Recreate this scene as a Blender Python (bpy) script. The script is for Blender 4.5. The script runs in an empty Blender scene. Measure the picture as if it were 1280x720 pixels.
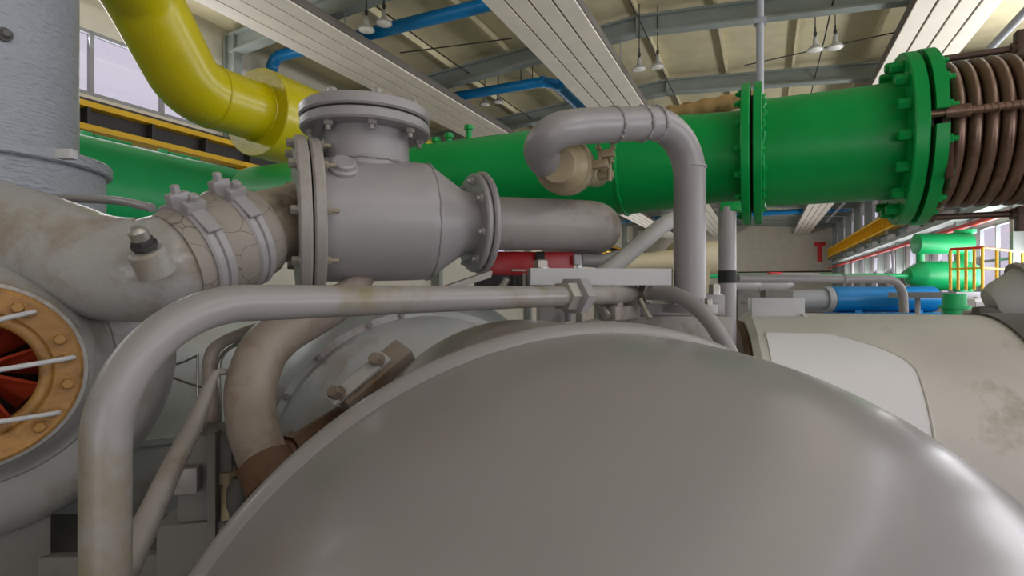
import bpy, bmesh, math, random
from mathutils import Vector, Matrix, Quaternion
random.seed(7)
PI = math.pi
SC = bpy.context.scene
COL = SC.collection
H = 2.3                      # eye height above the hall floor
F = 680.0                    # focal length in pixels at 1280 x 720
V = Vector
UP = V((0, 0, 1))
N = V((0.9074, -0.4203, 0))  # across the hall
U = V((0.4203, 0.9074, 0))   # along the hall

def P(px, py, d):
    return V(((px - 640) / F * d, d, H + (360 - py) / F * d))
def S(s, t, z):
    return N * s + U * t + V((0, 0, H + z))

# ------------------------------------------------------------------ materials
def srgb(r, g, b):
    f = lambda c: c / 12.92 if c <= 0.04045 else ((c + 0.055) / 1.055) ** 2.4
    return (f(r / 255), f(g / 255), f(b / 255), 1)

def paint(name, rgb, rough=0.35, var=0.10, dirt=None, amount=0.0, dscale=4.0, bump=0.15, bscale=30, metal=0.0, stretch=None, coat=0.0):
    m = bpy.data.materials.new(name); m.use_nodes = True
    nt = m.node_tree; nd = nt.nodes; lk = nt.links
    b = nd['Principled BSDF']
    tc = nd.new('ShaderNodeTexCoord'); src = tc.outputs['Object']
    if stretch:
        mp = nd.new('ShaderNodeMapping'); mp.inputs['Scale'].default_value = stretch
        lk.new(src, mp.inputs['Vector']); src = mp.outputs['Vector']
    n1 = nd.new('ShaderNodeTexNoise'); n1.inputs['Scale'].default_value = 2.3; n1.inputs['Detail'].default_value = 5
    lk.new(src, n1.inputs['Vector'])
    c = srgb(*rgb)
    r1 = nd.new('ShaderNodeValToRGB')
    lo = tuple(x * (1 - var) for x in c[:3]) + (1,); hi = tuple(min(1, x * (1 + var)) for x in c[:3]) + (1,)
    r1.color_ramp.elements[0].color = lo; r1.color_ramp.elements[0].position = 0.35
    r1.color_ramp.elements[1].color = hi; r1.color_ramp.elements[1].position = 0.65
    lk.new(n1.outputs['Fac'], r1.inputs['Fac'])
    out = r1.outputs['Color']
    if dirt and amount > 0:
        n2 = nd.new('ShaderNodeTexNoise'); n2.inputs['Scale'].default_value = dscale; n2.inputs['Detail'].default_value = 9
        n2.inputs['Roughness'].default_value = 0.65
        lk.new(src, n2.inputs['Vector'])
        mr = nd.new('ShaderNodeMapRange'); a = 0.72 - 0.4 * amount
        mr.inputs['From Min'].default_value = a; mr.inputs['From Max'].default_value = a + 0.16
        mr.inputs['To Max'].default_value = 0.85
        lk.new(n2.outputs['Fac'], mr.inputs['Value'])
        mx = nd.new('ShaderNodeMixRGB'); mx.inputs['Color2'].default_value = srgb(*dirt)
        lk.new(mr.outputs['Result'], mx.inputs['Fac']); lk.new(out, mx.inputs['Color1']); out = mx.outputs['Color']
    lk.new(out, b.inputs['Base Color'])
    b.inputs['Metallic'].default_value = metal
    rr = nd.new('ShaderNodeMapRange'); rr.inputs['To Min'].default_value = max(0.05, rough - 0.1); rr.inputs['To Max'].default_value = min(1, rough + 0.12)
    lk.new(n1.outputs['Fac'], rr.inputs['Value']); lk.new(rr.outputs['Result'], b.inputs['Roughness'])
    if coat: b.inputs['Coat Weight'].default_value = coat; b.inputs['Coat Roughness'].default_value = 0.15
    if bump:
        n3 = nd.new('ShaderNodeTexNoise'); n3.inputs['Scale'].default_value = bscale; n3.inputs['Detail'].default_value = 3
        lk.new(src, n3.inputs['Vector'])
        bp = nd.new('ShaderNodeBump'); bp.inputs['Strength'].default_value = bump; bp.inputs['Distance'].default_value = 0.01
        lk.new(n3.outputs['Fac'], bp.inputs['Height']); lk.new(bp.outputs['Normal'], b.inputs['Normal'])
    return m

M = {}
M['grey'] = paint('grey enamel', (150, 146, 147), 0.34, 0.06, (120, 105, 88), 0.16, 5, 0.10, 22)
M['dome'] = paint('dome enamel', (150, 146, 147), 0.29, 0.05, (142, 124, 110), 0.34, 1.6, 0.14, 7, coat=0.1)
M['greydirty'] = paint('soiled grey enamel', (148, 142, 138), 0.4, 0.08, (104, 82, 58), 0.44, 5, 0.2, 26)
M['volute'] = paint('volute enamel', (158, 156, 153), 0.25, 0.05, (128, 104, 66), 0.5, 2.8, 0.3, 22)
M['column'] = paint('blue grey enamel', (150, 154, 163), 0.36, 0.04, None, 0, 4, 0.9, 30, stretch=(1, 1, 3.0))
M['lightgrey'] = paint('pale grey sheet', (190, 190, 192), 0.4, 0.04, None, 0, 4, 0.03)
M['steel'] = paint('bare steel', (170, 165, 158), 0.35, 0.12, (110, 90, 70), 0.3, 30, 0.1, 60, metal=0.7)
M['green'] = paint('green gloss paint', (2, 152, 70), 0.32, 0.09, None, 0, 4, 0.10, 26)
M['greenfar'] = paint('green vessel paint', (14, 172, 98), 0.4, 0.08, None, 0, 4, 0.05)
M['yellow'] = paint('yellow gloss paint', (188, 174, 2), 0.28, 0.06, None, 0, 4, 0.22, 32, coat=0.2)
M['craneyellow'] = paint('crane yellow paint', (226, 178, 22), 0.5, 0.1, (90, 70, 30), 0.15, 3, 0.05)
M['orange'] = paint('rusty ochre paint', (164, 120, 62), 0.5, 0.25, (84, 56, 28), 0.58, 12, 0.4, 40)
M['rustdark'] = paint('dark rust', (70, 44, 30), 0.8, 0.3, (30, 18, 14), 0.4, 9, 0.4, 30)
M['vane'] = paint('oxide red vane paint', (172, 58, 30), 0.5, 0.2, (70, 24, 14), 0.3, 7, 0.2)
M['oily'] = paint('oil stained paint', (146, 134, 118), 0.3, 0.12, (36, 26, 18), 0.58, 6, 0.2, 24)
M['brownpipe'] = paint('browned grey paint', (146, 134, 124), 0.42, 0.12, (104, 76, 54), 0.56, 5, 0.2)
M['rustcollar'] = paint('rusted collar', (96, 68, 48), 0.6, 0.2, (60, 36, 22), 0.45, 12, 0.4)
M['rubber'] = paint('painted rubber', (142, 134, 125), 0.62, 0.08, (70, 60, 50), 0.22, 8, 0.5, 16)
M['bellows'] = paint('brown bronze bellows', (118, 92, 76), 0.3, 0.2, (62, 44, 34), 0.4, 8, 0.1, metal=0.45)
M['darkrod'] = paint('dark brown steel', (84, 66, 56), 0.45, 0.15, (40, 30, 24), 0.3, 9, 0.2, metal=0.4)
M['tan'] = paint('tan soiled paint', (158, 142, 112), 0.4, 0.12, (120, 92, 52), 0.36, 9, 0.2)
M['red'] = paint('red paint', (190, 12, 20), 0.3, 0.06, None, 0, 4, 0.02)
M['redpipe'] = paint('red pipe paint', (206, 40, 34), 0.4, 0.06, None, 0)
M['blue'] = paint('blue pipe paint', (2, 126, 190), 0.35, 0.06, None, 0, 4, 0.05)
M['bluetank'] = paint('blue tank paint', (2, 124, 192), 0.32, 0.06, None, 0, 4, 0.03)
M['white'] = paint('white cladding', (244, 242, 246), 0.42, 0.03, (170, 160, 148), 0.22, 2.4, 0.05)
M['clad'] = paint('dusty off white cladding', (214, 208, 202), 0.48, 0.06, (160, 148, 132), 0.34, 3, 0.08)
M['casing'] = paint('pale casing paint', (190, 193, 194), 0.38, 0.05, (148, 122, 100), 0.52, 3, 0.15)
M['charcoal'] = paint('charcoal sheet', (92, 90, 86), 0.6, 0.08, None, 0)
M['black'] = paint('black rubber', (24, 24, 24), 0.6, 0.1, None, 0)
M['rail'] = paint('worn grey enamel', (146, 142, 141), 0.34, 0.06, (122, 110, 78), 0.52, 4.2, 0.12, 22)
M['hose'] = paint('grey hose', (172, 172, 170), 0.4, 0.05, (130, 120, 105), 0.2, 5, 0.05)
M['roof'] = paint('cream roof sheet', (216, 205, 168), 0.75, 0.06, (150, 138, 112), 0.2, 1.2, 0.0)
M['beam'] = paint('grey green steel', (146, 154, 148), 0.6, 0.05, None, 0)
M['duct'] = paint('off white ribbed panel', (236, 228, 212), 0.6, 0.04, None, 0)
M['groove'] = paint('panel groove', (110, 104, 96), 0.8, 0.05, None, 0)
M['wall'] = paint('cream wall sheet', (212, 206, 190), 0.8, 0.04, None, 0)
M['wallgrey'] = paint('pale grey wall sheet', (190, 190, 190), 0.8, 0.04, None, 0)
M['winframe'] = paint('window frame grey', (150, 152, 156), 0.5, 0.05, None, 0)
M['floor'] = paint('grey floor coating', (160, 163, 164), 0.45, 0.08, (100, 98, 94), 0.2, 0.6, 0.0)
M['dark'] = paint('dark steel and web shade', (56, 54, 54), 0.6, 0.1, None, 0)
M['plinth'] = paint('shade darkened plinth paint', (116, 112, 108), 0.6, 0.1, (70, 62, 54), 0.4, 5, 0.3)  # darkened so the valve block carries its deep shade in the colour
M['lampmetal'] = paint('galvanised lamp metal', (178, 178, 172), 0.4, 0.05, None, 0, metal=0.3)
M['lampglass'] = paint('frosted lamp glass', (226, 224, 214), 0.2, 0.02, None, 0, 4, 0)
M['beige'] = paint('beige machine paint', (186, 174, 142), 0.5, 0.06, None, 0)
M['wire'] = paint('black cable', (40, 36, 32), 0.7, 0.1, None, 0)
M['label'] = paint('white label', (225, 225, 225), 0.5, 0.02, None, 0)
gm = bpy.data.materials.new('window glass'); gm.use_nodes = True
_n = gm.node_tree.nodes; _l = gm.node_tree.links
_n.remove(_n['Principled BSDF'])
_t = _n.new('ShaderNodeBsdfTransparent'); _t.inputs['Color'].default_value = (0.95, 0.96, 0.97, 1)
_g = _n.new('ShaderNodeBsdfGlossy'); _g.inputs['Roughness'].default_value = 0.03
_mx = _n.new('ShaderNodeMixShader'); _mx.inputs['Fac'].default_value = 0.06
_l.new(_t.outputs[0], _mx.inputs[1]); _l.new(_g.outputs[0], _mx.inputs[2]); _l.new(_mx.outputs[0], _n['Material Output'].inputs['Surface'])
M['glass'] = gm

def cracks(m, scale, col, w):
    nt = m.node_tree; nd = nt.nodes; lk = nt.links; b = nd['Principled BSDF']
    tc = nd.new('ShaderNodeTexCoord'); nz = nd.new('ShaderNodeTexNoise'); nz.inputs['Scale'].default_value = 6
    ad = nd.new('ShaderNodeMixRGB'); ad.inputs['Fac'].default_value = .12
    lk.new(tc.outputs['Object'], nz.inputs['Vector']); lk.new(tc.outputs['Object'], ad.inputs['Color1']); lk.new(nz.outputs['Color'], ad.inputs['Color2'])
    v = nd.new('ShaderNodeTexVoronoi'); v.feature = 'DISTANCE_TO_EDGE'; v.inputs['Scale'].default_value = scale
    lk.new(ad.outputs['Color'], v.inputs['Vector'])
    mr = nd.new('ShaderNodeMapRange'); mr.inputs['From Max'].default_value = w; mr.inputs['To Min'].default_value = .75; mr.inputs['To Max'].default_value = 0
    lk.new(v.outputs['Distance'], mr.inputs['Value'])
    mx = nd.new('ShaderNodeMixRGB'); mx.inputs['Color2'].default_value = srgb(*col)
    src = b.inputs['Base Color'].links[0].from_socket
    lk.new(src, mx.inputs['Color1']); lk.new(mr.outputs['Result'], mx.inputs['Fac']); lk.new(mx.outputs['Color'], b.inputs['Base Color'])
cracks(M['rubber'], 13, (62, 54, 46), .018)

M['green'].node_tree.nodes['Principled BSDF'].inputs['Specular IOR Level'].default_value = .28
M['lagging'] = paint('soiled ochre lagging', (158, 126, 78), 0.7, 0.2, (70, 52, 30), 0.5, 9, 0.6, 20)

# ------------------------------------------------------------------ shape helpers
def basis(d):
    d = d.normalized()
    a = d.cross(UP)
    if a.length < 1e-4: a = V((1, 0, 0))
    a.normalize(); b = a.cross(d).normalized()
    return a, b           # horizontal side, upward-ish

def skin(bm, rings, close=True, cap0=True, cap1=True):
    vs = [[bm.verts.new(p) for p in r] for r in rings]
    n = len(rings[0])
    for i in range(len(vs) - 1):
        for j in range(n if close else n - 1):
            k = (j + 1) % n
            bm.faces.new((vs[i][j], vs[i][k], vs[i + 1][k], vs[i + 1][j]))
    if cap0 and close: bm.faces.new(list(reversed(vs[0])))
    if cap1 and close: bm.faces.new(vs[-1])

def lathe(bm, o, ax, prof, n=64, a0=0.0, a1=2 * PI, caps=True):
    """prof: (distance along ax, radius); angle 0 points to the side, 90 deg upwards"""
    ax = ax.normalized(); a, b = basis(ax)
    full = abs(a1 - a0 - 2 * PI) < 1e-6
    m = n if full else n + 1
    rings = []
    for s, r in prof:
        r = max(r, 1e-4)
        rings.append([o + ax * s + a * (r * math.cos(a0 + (a1 - a0) * j / n)) + b * (r * math.sin(a0 + (a1 - a0) * j / n)) for j in range(m)])
    skin(bm, rings, close=full, cap0=caps, cap1=caps)
    return bm

def tube(bm, pts, rad, n=24, caps=True):
    pts = [V(p) for p in pts]
    if not isinstance(rad, (list, tuple)): rad = [rad] * len(pts)
    T = []
    for i in range(len(pts)):
        d = pts[min(i + 1, len(pts) - 1)] - pts[max(i - 1, 0)]
        T.append(d.normalized())
    a, _ = basis(T[0]); rings = []
    for i, p in enumerate(pts):
        a = (a - T[i] * a.dot(T[i])).normalized(); b = T[i].cross(a)
        rings.append([p + a * (rad[i] * math.cos(2 * PI * j / n)) + b * (rad[i] * math.sin(2 * PI * j / n)) for j in range(n)])
    skin(bm, rings, True, caps, caps)
    return bm

def fillet(pts, r, seg=10):
    pts = [V(p) for p in pts]; out = [pts[0]]
    rs = r if isinstance(r, (list, tuple)) else [r] * len(pts)
    for i in range(1, len(pts) - 1):
        p, q, s = pts[i - 1], pts[i], pts[i + 1]
        u, w = (p - q).normalized(), (s - q).normalized()
        ang = u.angle(w)
        if ang > PI - 0.02: out.append(q); continue
        t = min(rs[i] / math.tan(ang / 2), 0.49 * (p - q).length if i > 1 else 0.95 * (p - q).length, 0.49 * (s - q).length if i < len(pts) - 2 else 0.95 * (s - q).length)
        rr = t * math.tan(ang / 2)
        c = q + (u + w).normalized() * (rr / math.sin(ang / 2))
        e0 = (q + u * t) - c; e1 = (q + w * t) - c
        tot = e0.angle(e1); axis = e0.cross(e1).normalized()
        for k in range(seg + 1):
            out.append(c + Quaternion(axis, tot * k / seg) @ e0)
    out.append(pts[-1]); return out

def spline(pts, seg=8):
    pts = [V(p) for p in pts]; out = []
    q = [pts[0] * 2 - pts[1]] + pts + [pts[-1] * 2 - pts[-2]]
    for i in range(1, len(q) - 2):
        for k in range(seg):
            t = k / seg; a, b, c, d = q[i - 1], q[i], q[i + 1], q[i + 2]
            out.append(0.5 * ((2 * b) + (c - a) * t + (2 * a - 5 * b + 4 * c - d) * t * t + (3 * b - a - 3 * c + d) * t ** 3))
    out.append(pts[-1]); return out

def lerp_list(a, n):
    out = []
    for i in range(n):
        x = i / (n - 1) * (len(a) - 1); k = min(int(x), len(a) - 2)
        out.append(a[k] + (a[k + 1] - a[k]) * (x - k))
    return out

def box(bm, c, size, ex=V((1, 0, 0)), ez=UP, bev=0.0):
    ex = ex.normalized(); ey = ez.cross(ex).normalized(); ez = ex.cross(ey).normalized()
    b2 = bmesh.new(); bmesh.ops.create_cube(b2, size=1)
    for v in b2.verts: v.co = V((v.co.x * size[0], v.co.y * size[1], v.co.z * size[2]))
    if bev: bmesh.ops.bevel(b2, geom=b2.edges[:], offset=bev, segments=2, affect='EDGES', profile=0.6)
    mp = {}
    for v in b2.verts: mp[v] = bm.verts.new(c + ex * v.co.x + ey * v.co.y + ez * v.co.z)
    for f in b2.faces: bm.faces.new([mp[v] for v in f.verts])
    b2.free(); return bm

def cyl(bm, p0, p1, r, n=24, bev=0.0):
    p0, p1 = V(p0), V(p1); L = (p1 - p0).length
    prof = [(0, r), (L, r)] if not bev else [(0, r - bev), (bev, r), (L - bev, r), (L, r - bev)]
    return lathe(bm, p0, p1 - p0, prof, n)

def prism(bm, pts2, o, ex, ey, ez, depth):
    a = [bm.verts.new(o + ex * x + ey * y) for x, y in pts2]
    b = [bm.verts.new(o + ex * x + ey * y + ez * depth) for x, y in pts2]
    n = len(a); bm.faces.new(a); bm.faces.new(list(reversed(b)))
    for i in range(n): bm.faces.new((a[i], b[i], b[(i + 1) % n], a[(i + 1) % n]))
    return bm

NB = bmesh.new
WL = {}
def finish(bm, sharp=32):
    bmesh.ops.remove_doubles(bm, verts=bm.verts[:], dist=2e-5)
    bmesh.ops.dissolve_degenerate(bm, dist=1e-6, edges=bm.edges[:])
    bmesh.ops.recalc_face_normals(bm, faces=bm.faces[:])
    lim = math.radians(sharp)
    for f in bm.faces: f.smooth = True
    for e in bm.edges:
        if len(e.link_faces) != 2 or e.calc_face_angle(0) > lim: e.smooth = False

def obj(name, bm, mat, parent=None, origin=None, label=None, sharp=32):
    finish(bm, sharp)
    me = bpy.data.meshes.new(name)
    cs = [v.co for v in bm.verts]
    lo = V((min(c.x for c in cs), min(c.y for c in cs), min(c.z for c in cs))); hi = V((max(c.x for c in cs), max(c.y for c in cs), max(c.z for c in cs)))
    if origin is None: origin = (lo + hi) / 2 if parent else V(((lo.x + hi.x) / 2, (lo.y + hi.y) / 2, lo.z))
    bmesh.ops.translate(bm, verts=bm.verts[:], vec=-origin)
    bm.to_mesh(me); bm.free()
    me.materials.append(M[mat])
    o = bpy.data.objects.new(name, me); COL.objects.link(o)
    o.location = origin - (WL[parent] if parent else V((0, 0, 0)))
    if parent: o.parent = parent
    WL[o] = origin
    if label: o['label'] = label
    return o

def tag(o, label, cat, group=None, kind=None):
    o['label'] = label; o['category'] = cat
    if group: o['group'] = group
    if kind: o['kind'] = kind
    return o

def thing(name, label, cat, loc, group=None):
    o = bpy.data.objects.new(name, None); COL.objects.link(o)
    o.empty_display_size = 0.1; o.location = loc; WL[o] = V(loc)
    return tag(o, label, cat, group)

def struct(name, bm, mat, label=None):
    o = obj(name, bm, mat); o['kind'] = 'structure'
    if label: o['label'] = label
    return o

BOLTS = {}
def bolt_mesh(r, L, mat, kind):
    k = (round(r, 4), round(L, 4), mat, kind)
    if k in BOLTS: return BOLTS[k]
    bm = NB(); z = V((0, 0, 0)); ax = UP
    if kind == 'stud':           # nut with a threaded end poking out
        lathe(bm, z, ax, [(-r * .05, r), (r * .75, r), (r * .9, r * .85)], 6)
        lathe(bm, V((0, 0, r * .8)), ax, [(0, r * .55), (max(L - r, r * .5), r * .55), (max(L - r, r * .5) + r * .12, r * .42)], 12)
    else:                        # hexagon bolt head on a washer
        lathe(bm, z, ax, [(-r * .05, r * 1.25), (r * .15, r * 1.25)], 18)
        lathe(bm, V((0, 0, r * .12)), ax, [(0, r), (L * .85, r), (L, r * .82)], 6)
    finish(bm); me = bpy.data.meshes.new('bolt'); bm.to_mesh(me); bm.free(); me.materials.append(M[mat])
    BOLTS[k] = me; return me

def bolt(parent, p, d, r, L, mat, kind='head', name='bolt'):
    o = bpy.data.objects.new(name, bolt_mesh(r, L, mat, kind)); COL.objects.link(o)
    o.parent = parent; o.location = V(p) - WL[parent]
    o.rotation_mode = 'QUATERNION'; o.rotation_quaternion = d.normalized().to_track_quat('Z', 'Y')
    WL[o] = V(p); return o

def bolt_ring(parent, o, ax, R, n, r, L, mat, kind='head', ph=0.0, skip=None):
    a, b = basis(ax)
    for k in range(n):
        t = ph + 2 * PI * k / n
        if skip and skip(t): continue
        bolt(parent, o + a * (R * math.cos(t)) + b * (R * math.sin(t)), ax, r, L, mat, kind)

def disc(bm, o, ax, r, th, bore=0.0, ch=0.006, n=72):
    if bore:
        lathe(bm, o, ax, [(0, bore), (0, r - ch), (ch, r), (th - ch, r), (th, r - ch), (th, bore), (0, bore)], n, caps=False)
    else:
        lathe(bm, o, ax, [(0, r - ch), (ch, r), (th - ch, r), (th, r - ch)], n)
    return bm

def weld(bm, o, ax, r, w=0.008, n=56, amp=0.25):
    a, b = basis(ax); rings = []
    for i in range(n + 1):
        t = 2 * PI * i / n; k = 1 + amp * random.uniform(-1, 1)
        if i == n: rings.append(rings[0]); break
        c = o + a * (r * math.cos(t)) + b * (r * math.sin(t)) + ax * (w * .3 * random.uniform(-1, 1)); e = (c - o).normalized()
        rings.append([c + (e * math.cos(2 * PI * j / 8) + ax * math.sin(2 * PI * j / 8)) * w * k for j in range(8)])
    skin(bm, rings, True, False, False); return bm

# ================================================================== THE HALL
SL, SR, T0, T1 = -11.5, 6.0, -7.0, 60.0
SM = -2.75
def zr(s): return 6.75 - 0.075 * abs(s - SM)
bm = NB(); box(bm, S((SL + SR) / 2, (T0 + T1) / 2, -H - 0.1), (SR - SL + 1, T1 - T0 + 1, 0.2), N)
struct('floor', bm, 'floor')
bm = NB()
for s0, s1 in ((SL - .3, SM), (SM, SR + .3)):
    prism(bm, [(s0, zr(s0)), (s1, zr(s1)), (s1, zr(s1) + .1), (s0, zr(s0) + .1)], S(0, T0, 0), N, UP, U, T1 - T0)
ceil = struct('ceiling', bm, 'roof')
k = 0
for s in [SL + 1.75 * i for i in range(1, 10)]:
    bm = NB(); c = S(s, (T0 + T1) / 2, zr(s) - 0.11)
    box(bm, c, (0.07, T1 - T0, 0.16), N)
    obj('purlin', bm, 'roof', ceil)
# sheet joints across the slope
TF = [T0 + 2.6 + 4.4 * i for i in range(15)]           # -4.4, 0, 4.4, 8.8, 13.2 ...
for i, t in enumerate(TF):
    t = -4.4 + 4.4 * i
    bm = NB()
    for s0, s1 in ((SL + .25, SM), (SM, SR - .25)):
        dep = lambda s: 0.42 if abs(s - SM) > 1 else 0.42
        for zo, hh, w in ((-.21 - .2, .42, .05), (-.21 - .42, .05, .26), (-.23, .05, .26)):
            prism(bm, [(s0, zr(s0) + zo - hh / 2 + .0), (s1, zr(s1) + zo - hh / 2), (s1, zr(s1) + zo + hh / 2), (s0, zr(s0) + zo + hh / 2)], S(0, t - w / 2, 0), N, UP, U, w)
    # gusset plates at the ridge
    box(bm, S(SM, t, zr(SM) - .42), (.06, .3, .5), N)
    o = struct('trim_%d' % (i + 1), bm, 'beam', 'grey green steel roof beam spanning the hall')
    for sd, s in (('l', SL + .22), ('r', SR - .22)):
        if sd == 'r' and not 8 < t: continue
        bm = NB()
        for off, w, l in ((0, .05, .3), (-.15, .25, .03), (.15, .25, .03)):
            box(bm, S(s + off * (1), t, (zr(s) - .2 - H) / 2), (l if off == 0 else .03, w if off == 0 else .22, zr(s) - .2 + H), N)
        struct('column', bm, 'beam', 'grey steel wall column')

def wall_long(name, s, mat, holes, t0, t1, out):
    """wall in the u-z plane with rectangular window openings (t0,t1,z0,z1)"""
    bm = NB(); ts = sorted({t0, t1, *[h[0] for h in holes], *[h[1] for h in holes]}); zs = sorted({-H, zr(s) + .02, *[h[2] for h in holes], *[h[3] for h in holes]})
    for a, b in zip(ts, ts[1:]):
        z = -H
        hs = sorted([h for h in holes if h[0] <= a + 1e-6 and h[1] >= b - 1e-6], key=lambda h: h[2])
        for h in hs:
            box(bm, S(s + out * .06, (a + b) / 2, (z + h[2]) / 2), (.12, b - a, h[2] - z), N); z = h[3]
        box(bm, S(s + out * .06, (a + b) / 2, (z + zr(s) + .02) / 2), (.12, b - a, zr(s) + .02 - z), N)
    return struct(name, bm, mat)

WN = 0
def window(s, t0, t1, z0, z1, nm, nh=0, fr=.07):
    global WN; WN += 1
    bm = NB()
    for t in [t0 + (t1 - t0) * i / nm for i in range(nm + 1)]:
        box(bm, S(s, min(max(t, t0 + fr / 2), t1 - fr / 2), (z0 + z1) / 2), (.1, fr, z1 - z0), N)
    for z in [z0 + (z1 - z0) * i / (nh + 1) for i in range(nh + 2)]:
        box(bm, S(s, (t0 + t1) / 2, min(max(z, z0 + fr / 2), z1 - fr / 2)), (.1, t1 - t0, fr), N)
    o = struct('window_%d' % WN, bm, 'winframe')
    bm = NB(); box(bm, S(s, (t0 + t1) / 2, (z0 + z1) / 2), (.012, t1 - t0 - .02, z1 - z0 - .02), N)
    obj('pane', bm, 'glass', o)

LH = [(-6.6, -.3, 3.62, 4.85), (.25, 4.2, 3.62, 4.85), (4.65, 8.65, 3.62, 4.85)] + [(t + .6, t + 3.8, -.2, 1.9) for t in (22, 26.4, 30.8)]
wall_long('wall_left', SL, 'wall', LH, T0, T1, -1)
for h in LH: window(SL - .05, *h, 3 if h[2] > 3 else 2)
RH = []
for i in range(-1, 13):
    t = 4.4 * i
    RH.append((t + 1.0, t + 3.6, -.25, 1.85))
    RH.append((t + .5, t + 4.0, 4.1, 4.95))
wall_long('wall_right', SR, 'wallgrey', RH, T0, T1, 1)
for h in RH:
    if h[0] < 42: window(SR + .05, *h, 2, 1 if h[2] < 0 else 0)
bm = NB(); prism(bm, [(SL, -H), (SR, -H), (SR, zr(SR)), (SM, zr(SM)), (SL, zr(SL))], S(0, T1, 0), N, UP, U, .15)
struct('wall_back', bm, 'wall')
bm = NB(); ga, gb, gz = 1.2, 5.0, 1.0  # opening added behind the camera to let light onto the dome
for poly in ([(SL, -H), (ga, -H), (ga, zr(ga)), (SM, zr(SM)), (SL, zr(SL))], [(gb, -H), (SR, -H), (SR, zr(SR)), (gb, zr(gb))], [(ga, gz), (gb, gz), (gb, zr(gb)), (ga, zr(ga))]):
    prism(bm, poly, S(0, T0 - .15, 0), N, UP, U, .15)
struct('wall_front', bm, 'wall')
bm = NB(); box(bm, S(SR - 3, T1 - .03, 1.6), (11, .05, .12), N); struct('trim_40', bm, 'rustdark')
bm = NB(); box(bm, S((SL + SR) / 2, T1 - .03, -1.5), (SR - SL, .05, 1.6), N); struct('baseboard_back', bm, 'wallgrey')

# crane runways on both walls
def runway(name, label, s, t0, t1, inward, zb=2.8, zt=3.48):
    r = thing(name, label, 'crane runway', S(s, t0, 2.7))
    bm = NB()
    box(bm, S(s, (t0 + t1) / 2, zt), (.32, t1 - t0, .1), N); obj('upper_flange', bm, 'craneyellow', r)
    bm = NB(); box(bm, S(s, (t0 + t1) / 2, zb), (.32, t1 - t0, .1), N); obj('lower_flange', bm, 'craneyellow', r)
    bm = NB(); box(bm, S(s - inward * .08, (t0 + t1) / 2, (zb + zt) / 2), (.04, t1 - t0, zt - zb - .08), N); obj('web', bm, 'craneyellow' if inward < 0 else 'dark', r)  # left web and stiffeners coloured dark as the shade between the flanges
    for k in range(int((t1 - t0) / 1.1)):
        bm = NB(); box(bm, S(s + inward * .04, t0 + .5 + 1.1 * k, (zb + zt) / 2), (.2, .05, zt - zb - .08), N)
        obj('stiffener', bm, 'craneyellow' if inward < 0 else 'dark', r)
    bm = NB(); box(bm, S(s, (t0 + t1) / 2, zt + .09), (.07, t1 - t0, .08), N); obj('rail', bm, 'dark', r)
    n = 0
    t = math.ceil((t0 - .5) / 4.4) * 4.4
    while t < t1:
        bm = NB(); box(bm, S(s - inward * .25, t, zb - .15), (.75, .2, .2), N); obj('bracket', bm, 'craneyellow' if inward > 0 else 'beam', r); t += 4.4
    return r
runway('crane_runway', 'ochre crane runway girder under the high strip window behind the green tank', SL + .7, -6, 58, 1, 2.8, 3.2)
runway('crane_runway', 'yellow ribbed crane runway girder along the far wall under the bellows flange', SR - .6, 18, 58, -1)

# suspended ribbed duct boxes along the hall
def long_duct(label, s0, s1):
    r = thing('ribbed_duct', label, 'ceiling duct', S((s0 + s1) / 2, T0 + .2, 5.2), 'long ribbed ducts under the roof')
    bm = NB(); w = (s1 - s0) / 4
    L = T1 - T0 - .4
    for i in range(4):
        a = s0 + w * i
        prism(bm, [(a + .02, 5.2), (a + w - .03, 5.2), (a + w - .03, 5.4), (a + .02, 5.4)], S(0, T0 + .2, 0), N, UP, U, L)
    obj('ribbed_panel', bm, 'duct', r)
    bm = NB(); prism(bm, [(s0, 5.24), (s1, 5.24), (s1, 5.41), (s0, 5.41)], S(0, T0 + .2, 0), N, UP, U, L); obj('duct_core', bm, 'groove', r)
    for t in (4.4 * k for k in range(0, 13)):
        bm = NB()
        for s in (s0 + .1, s1 - .1): cyl(bm, S(s, t, 5.5), S(s, t, zr(s) - .6), .015, 8)
        obj('hanger', bm, 'beam', r)
long_duct('off white ribbed ceiling duct passing above the yellow pipe', -9.36, -7.8)
long_duct('off white ribbed ceiling duct above the grey return bend pipe', -4.65, -3.08)
long_duct('off white ribbed ceiling duct above the large green bolted flange', 2.5, 3.95)

# blue service pipes under the roof
bm = NB(); a = S(-11.15, 9.75, 0)
tube(bm, fillet([S(-11.1, 9.75, 3.9), S(-11.1, 9.75, 5.72), S(5.4, 9.75, 5.72)], .35), .14, 20)
tag(obj('service_pipe', bm, 'blue'), 'blue pipe rising by the wall above the yellow cylinder and running under the roof', 'pipe')
r = thing('service_pipe', 'blue pipe under the roof with an elbow above the grey return bend', 'pipe', S(-11, 13.75, 5.5))
bm = NB(); tube(bm, fillet([S(-11.3, 13.75, 5.6), S(-5.2, 13.75, 5.6), S(-5.05, 30, 5.6)], .5), .135, 20); obj('tube', bm, 'blue', r)
for s in (-6.1, -5.75):
    bm = NB(); cyl(bm, S(s, 13.75, 5.5), S(s, 13.75, 6.2), .012, 8); obj('hanger', bm, 'wire', r)
for s, t in ((-5.45, 13.75), (-5.12, 14.15)):
    bm = NB(); lathe(bm, S(s, t, 5.6) - (N if t < 14 else U) * .06, N if t < 14 else U, [(0, .15), (.12, .15)], 20); obj('collar', bm, 'blue', r)
bm = NB(); cyl(bm, S(SL + .4, 45.2, 5.64), S(SR - .4, 45.2, 5.64), .2, 16)
tag(obj('service_pipe', bm, 'blue'), 'distant blue pipe crossing under the roof before the end wall', 'pipe')

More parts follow.
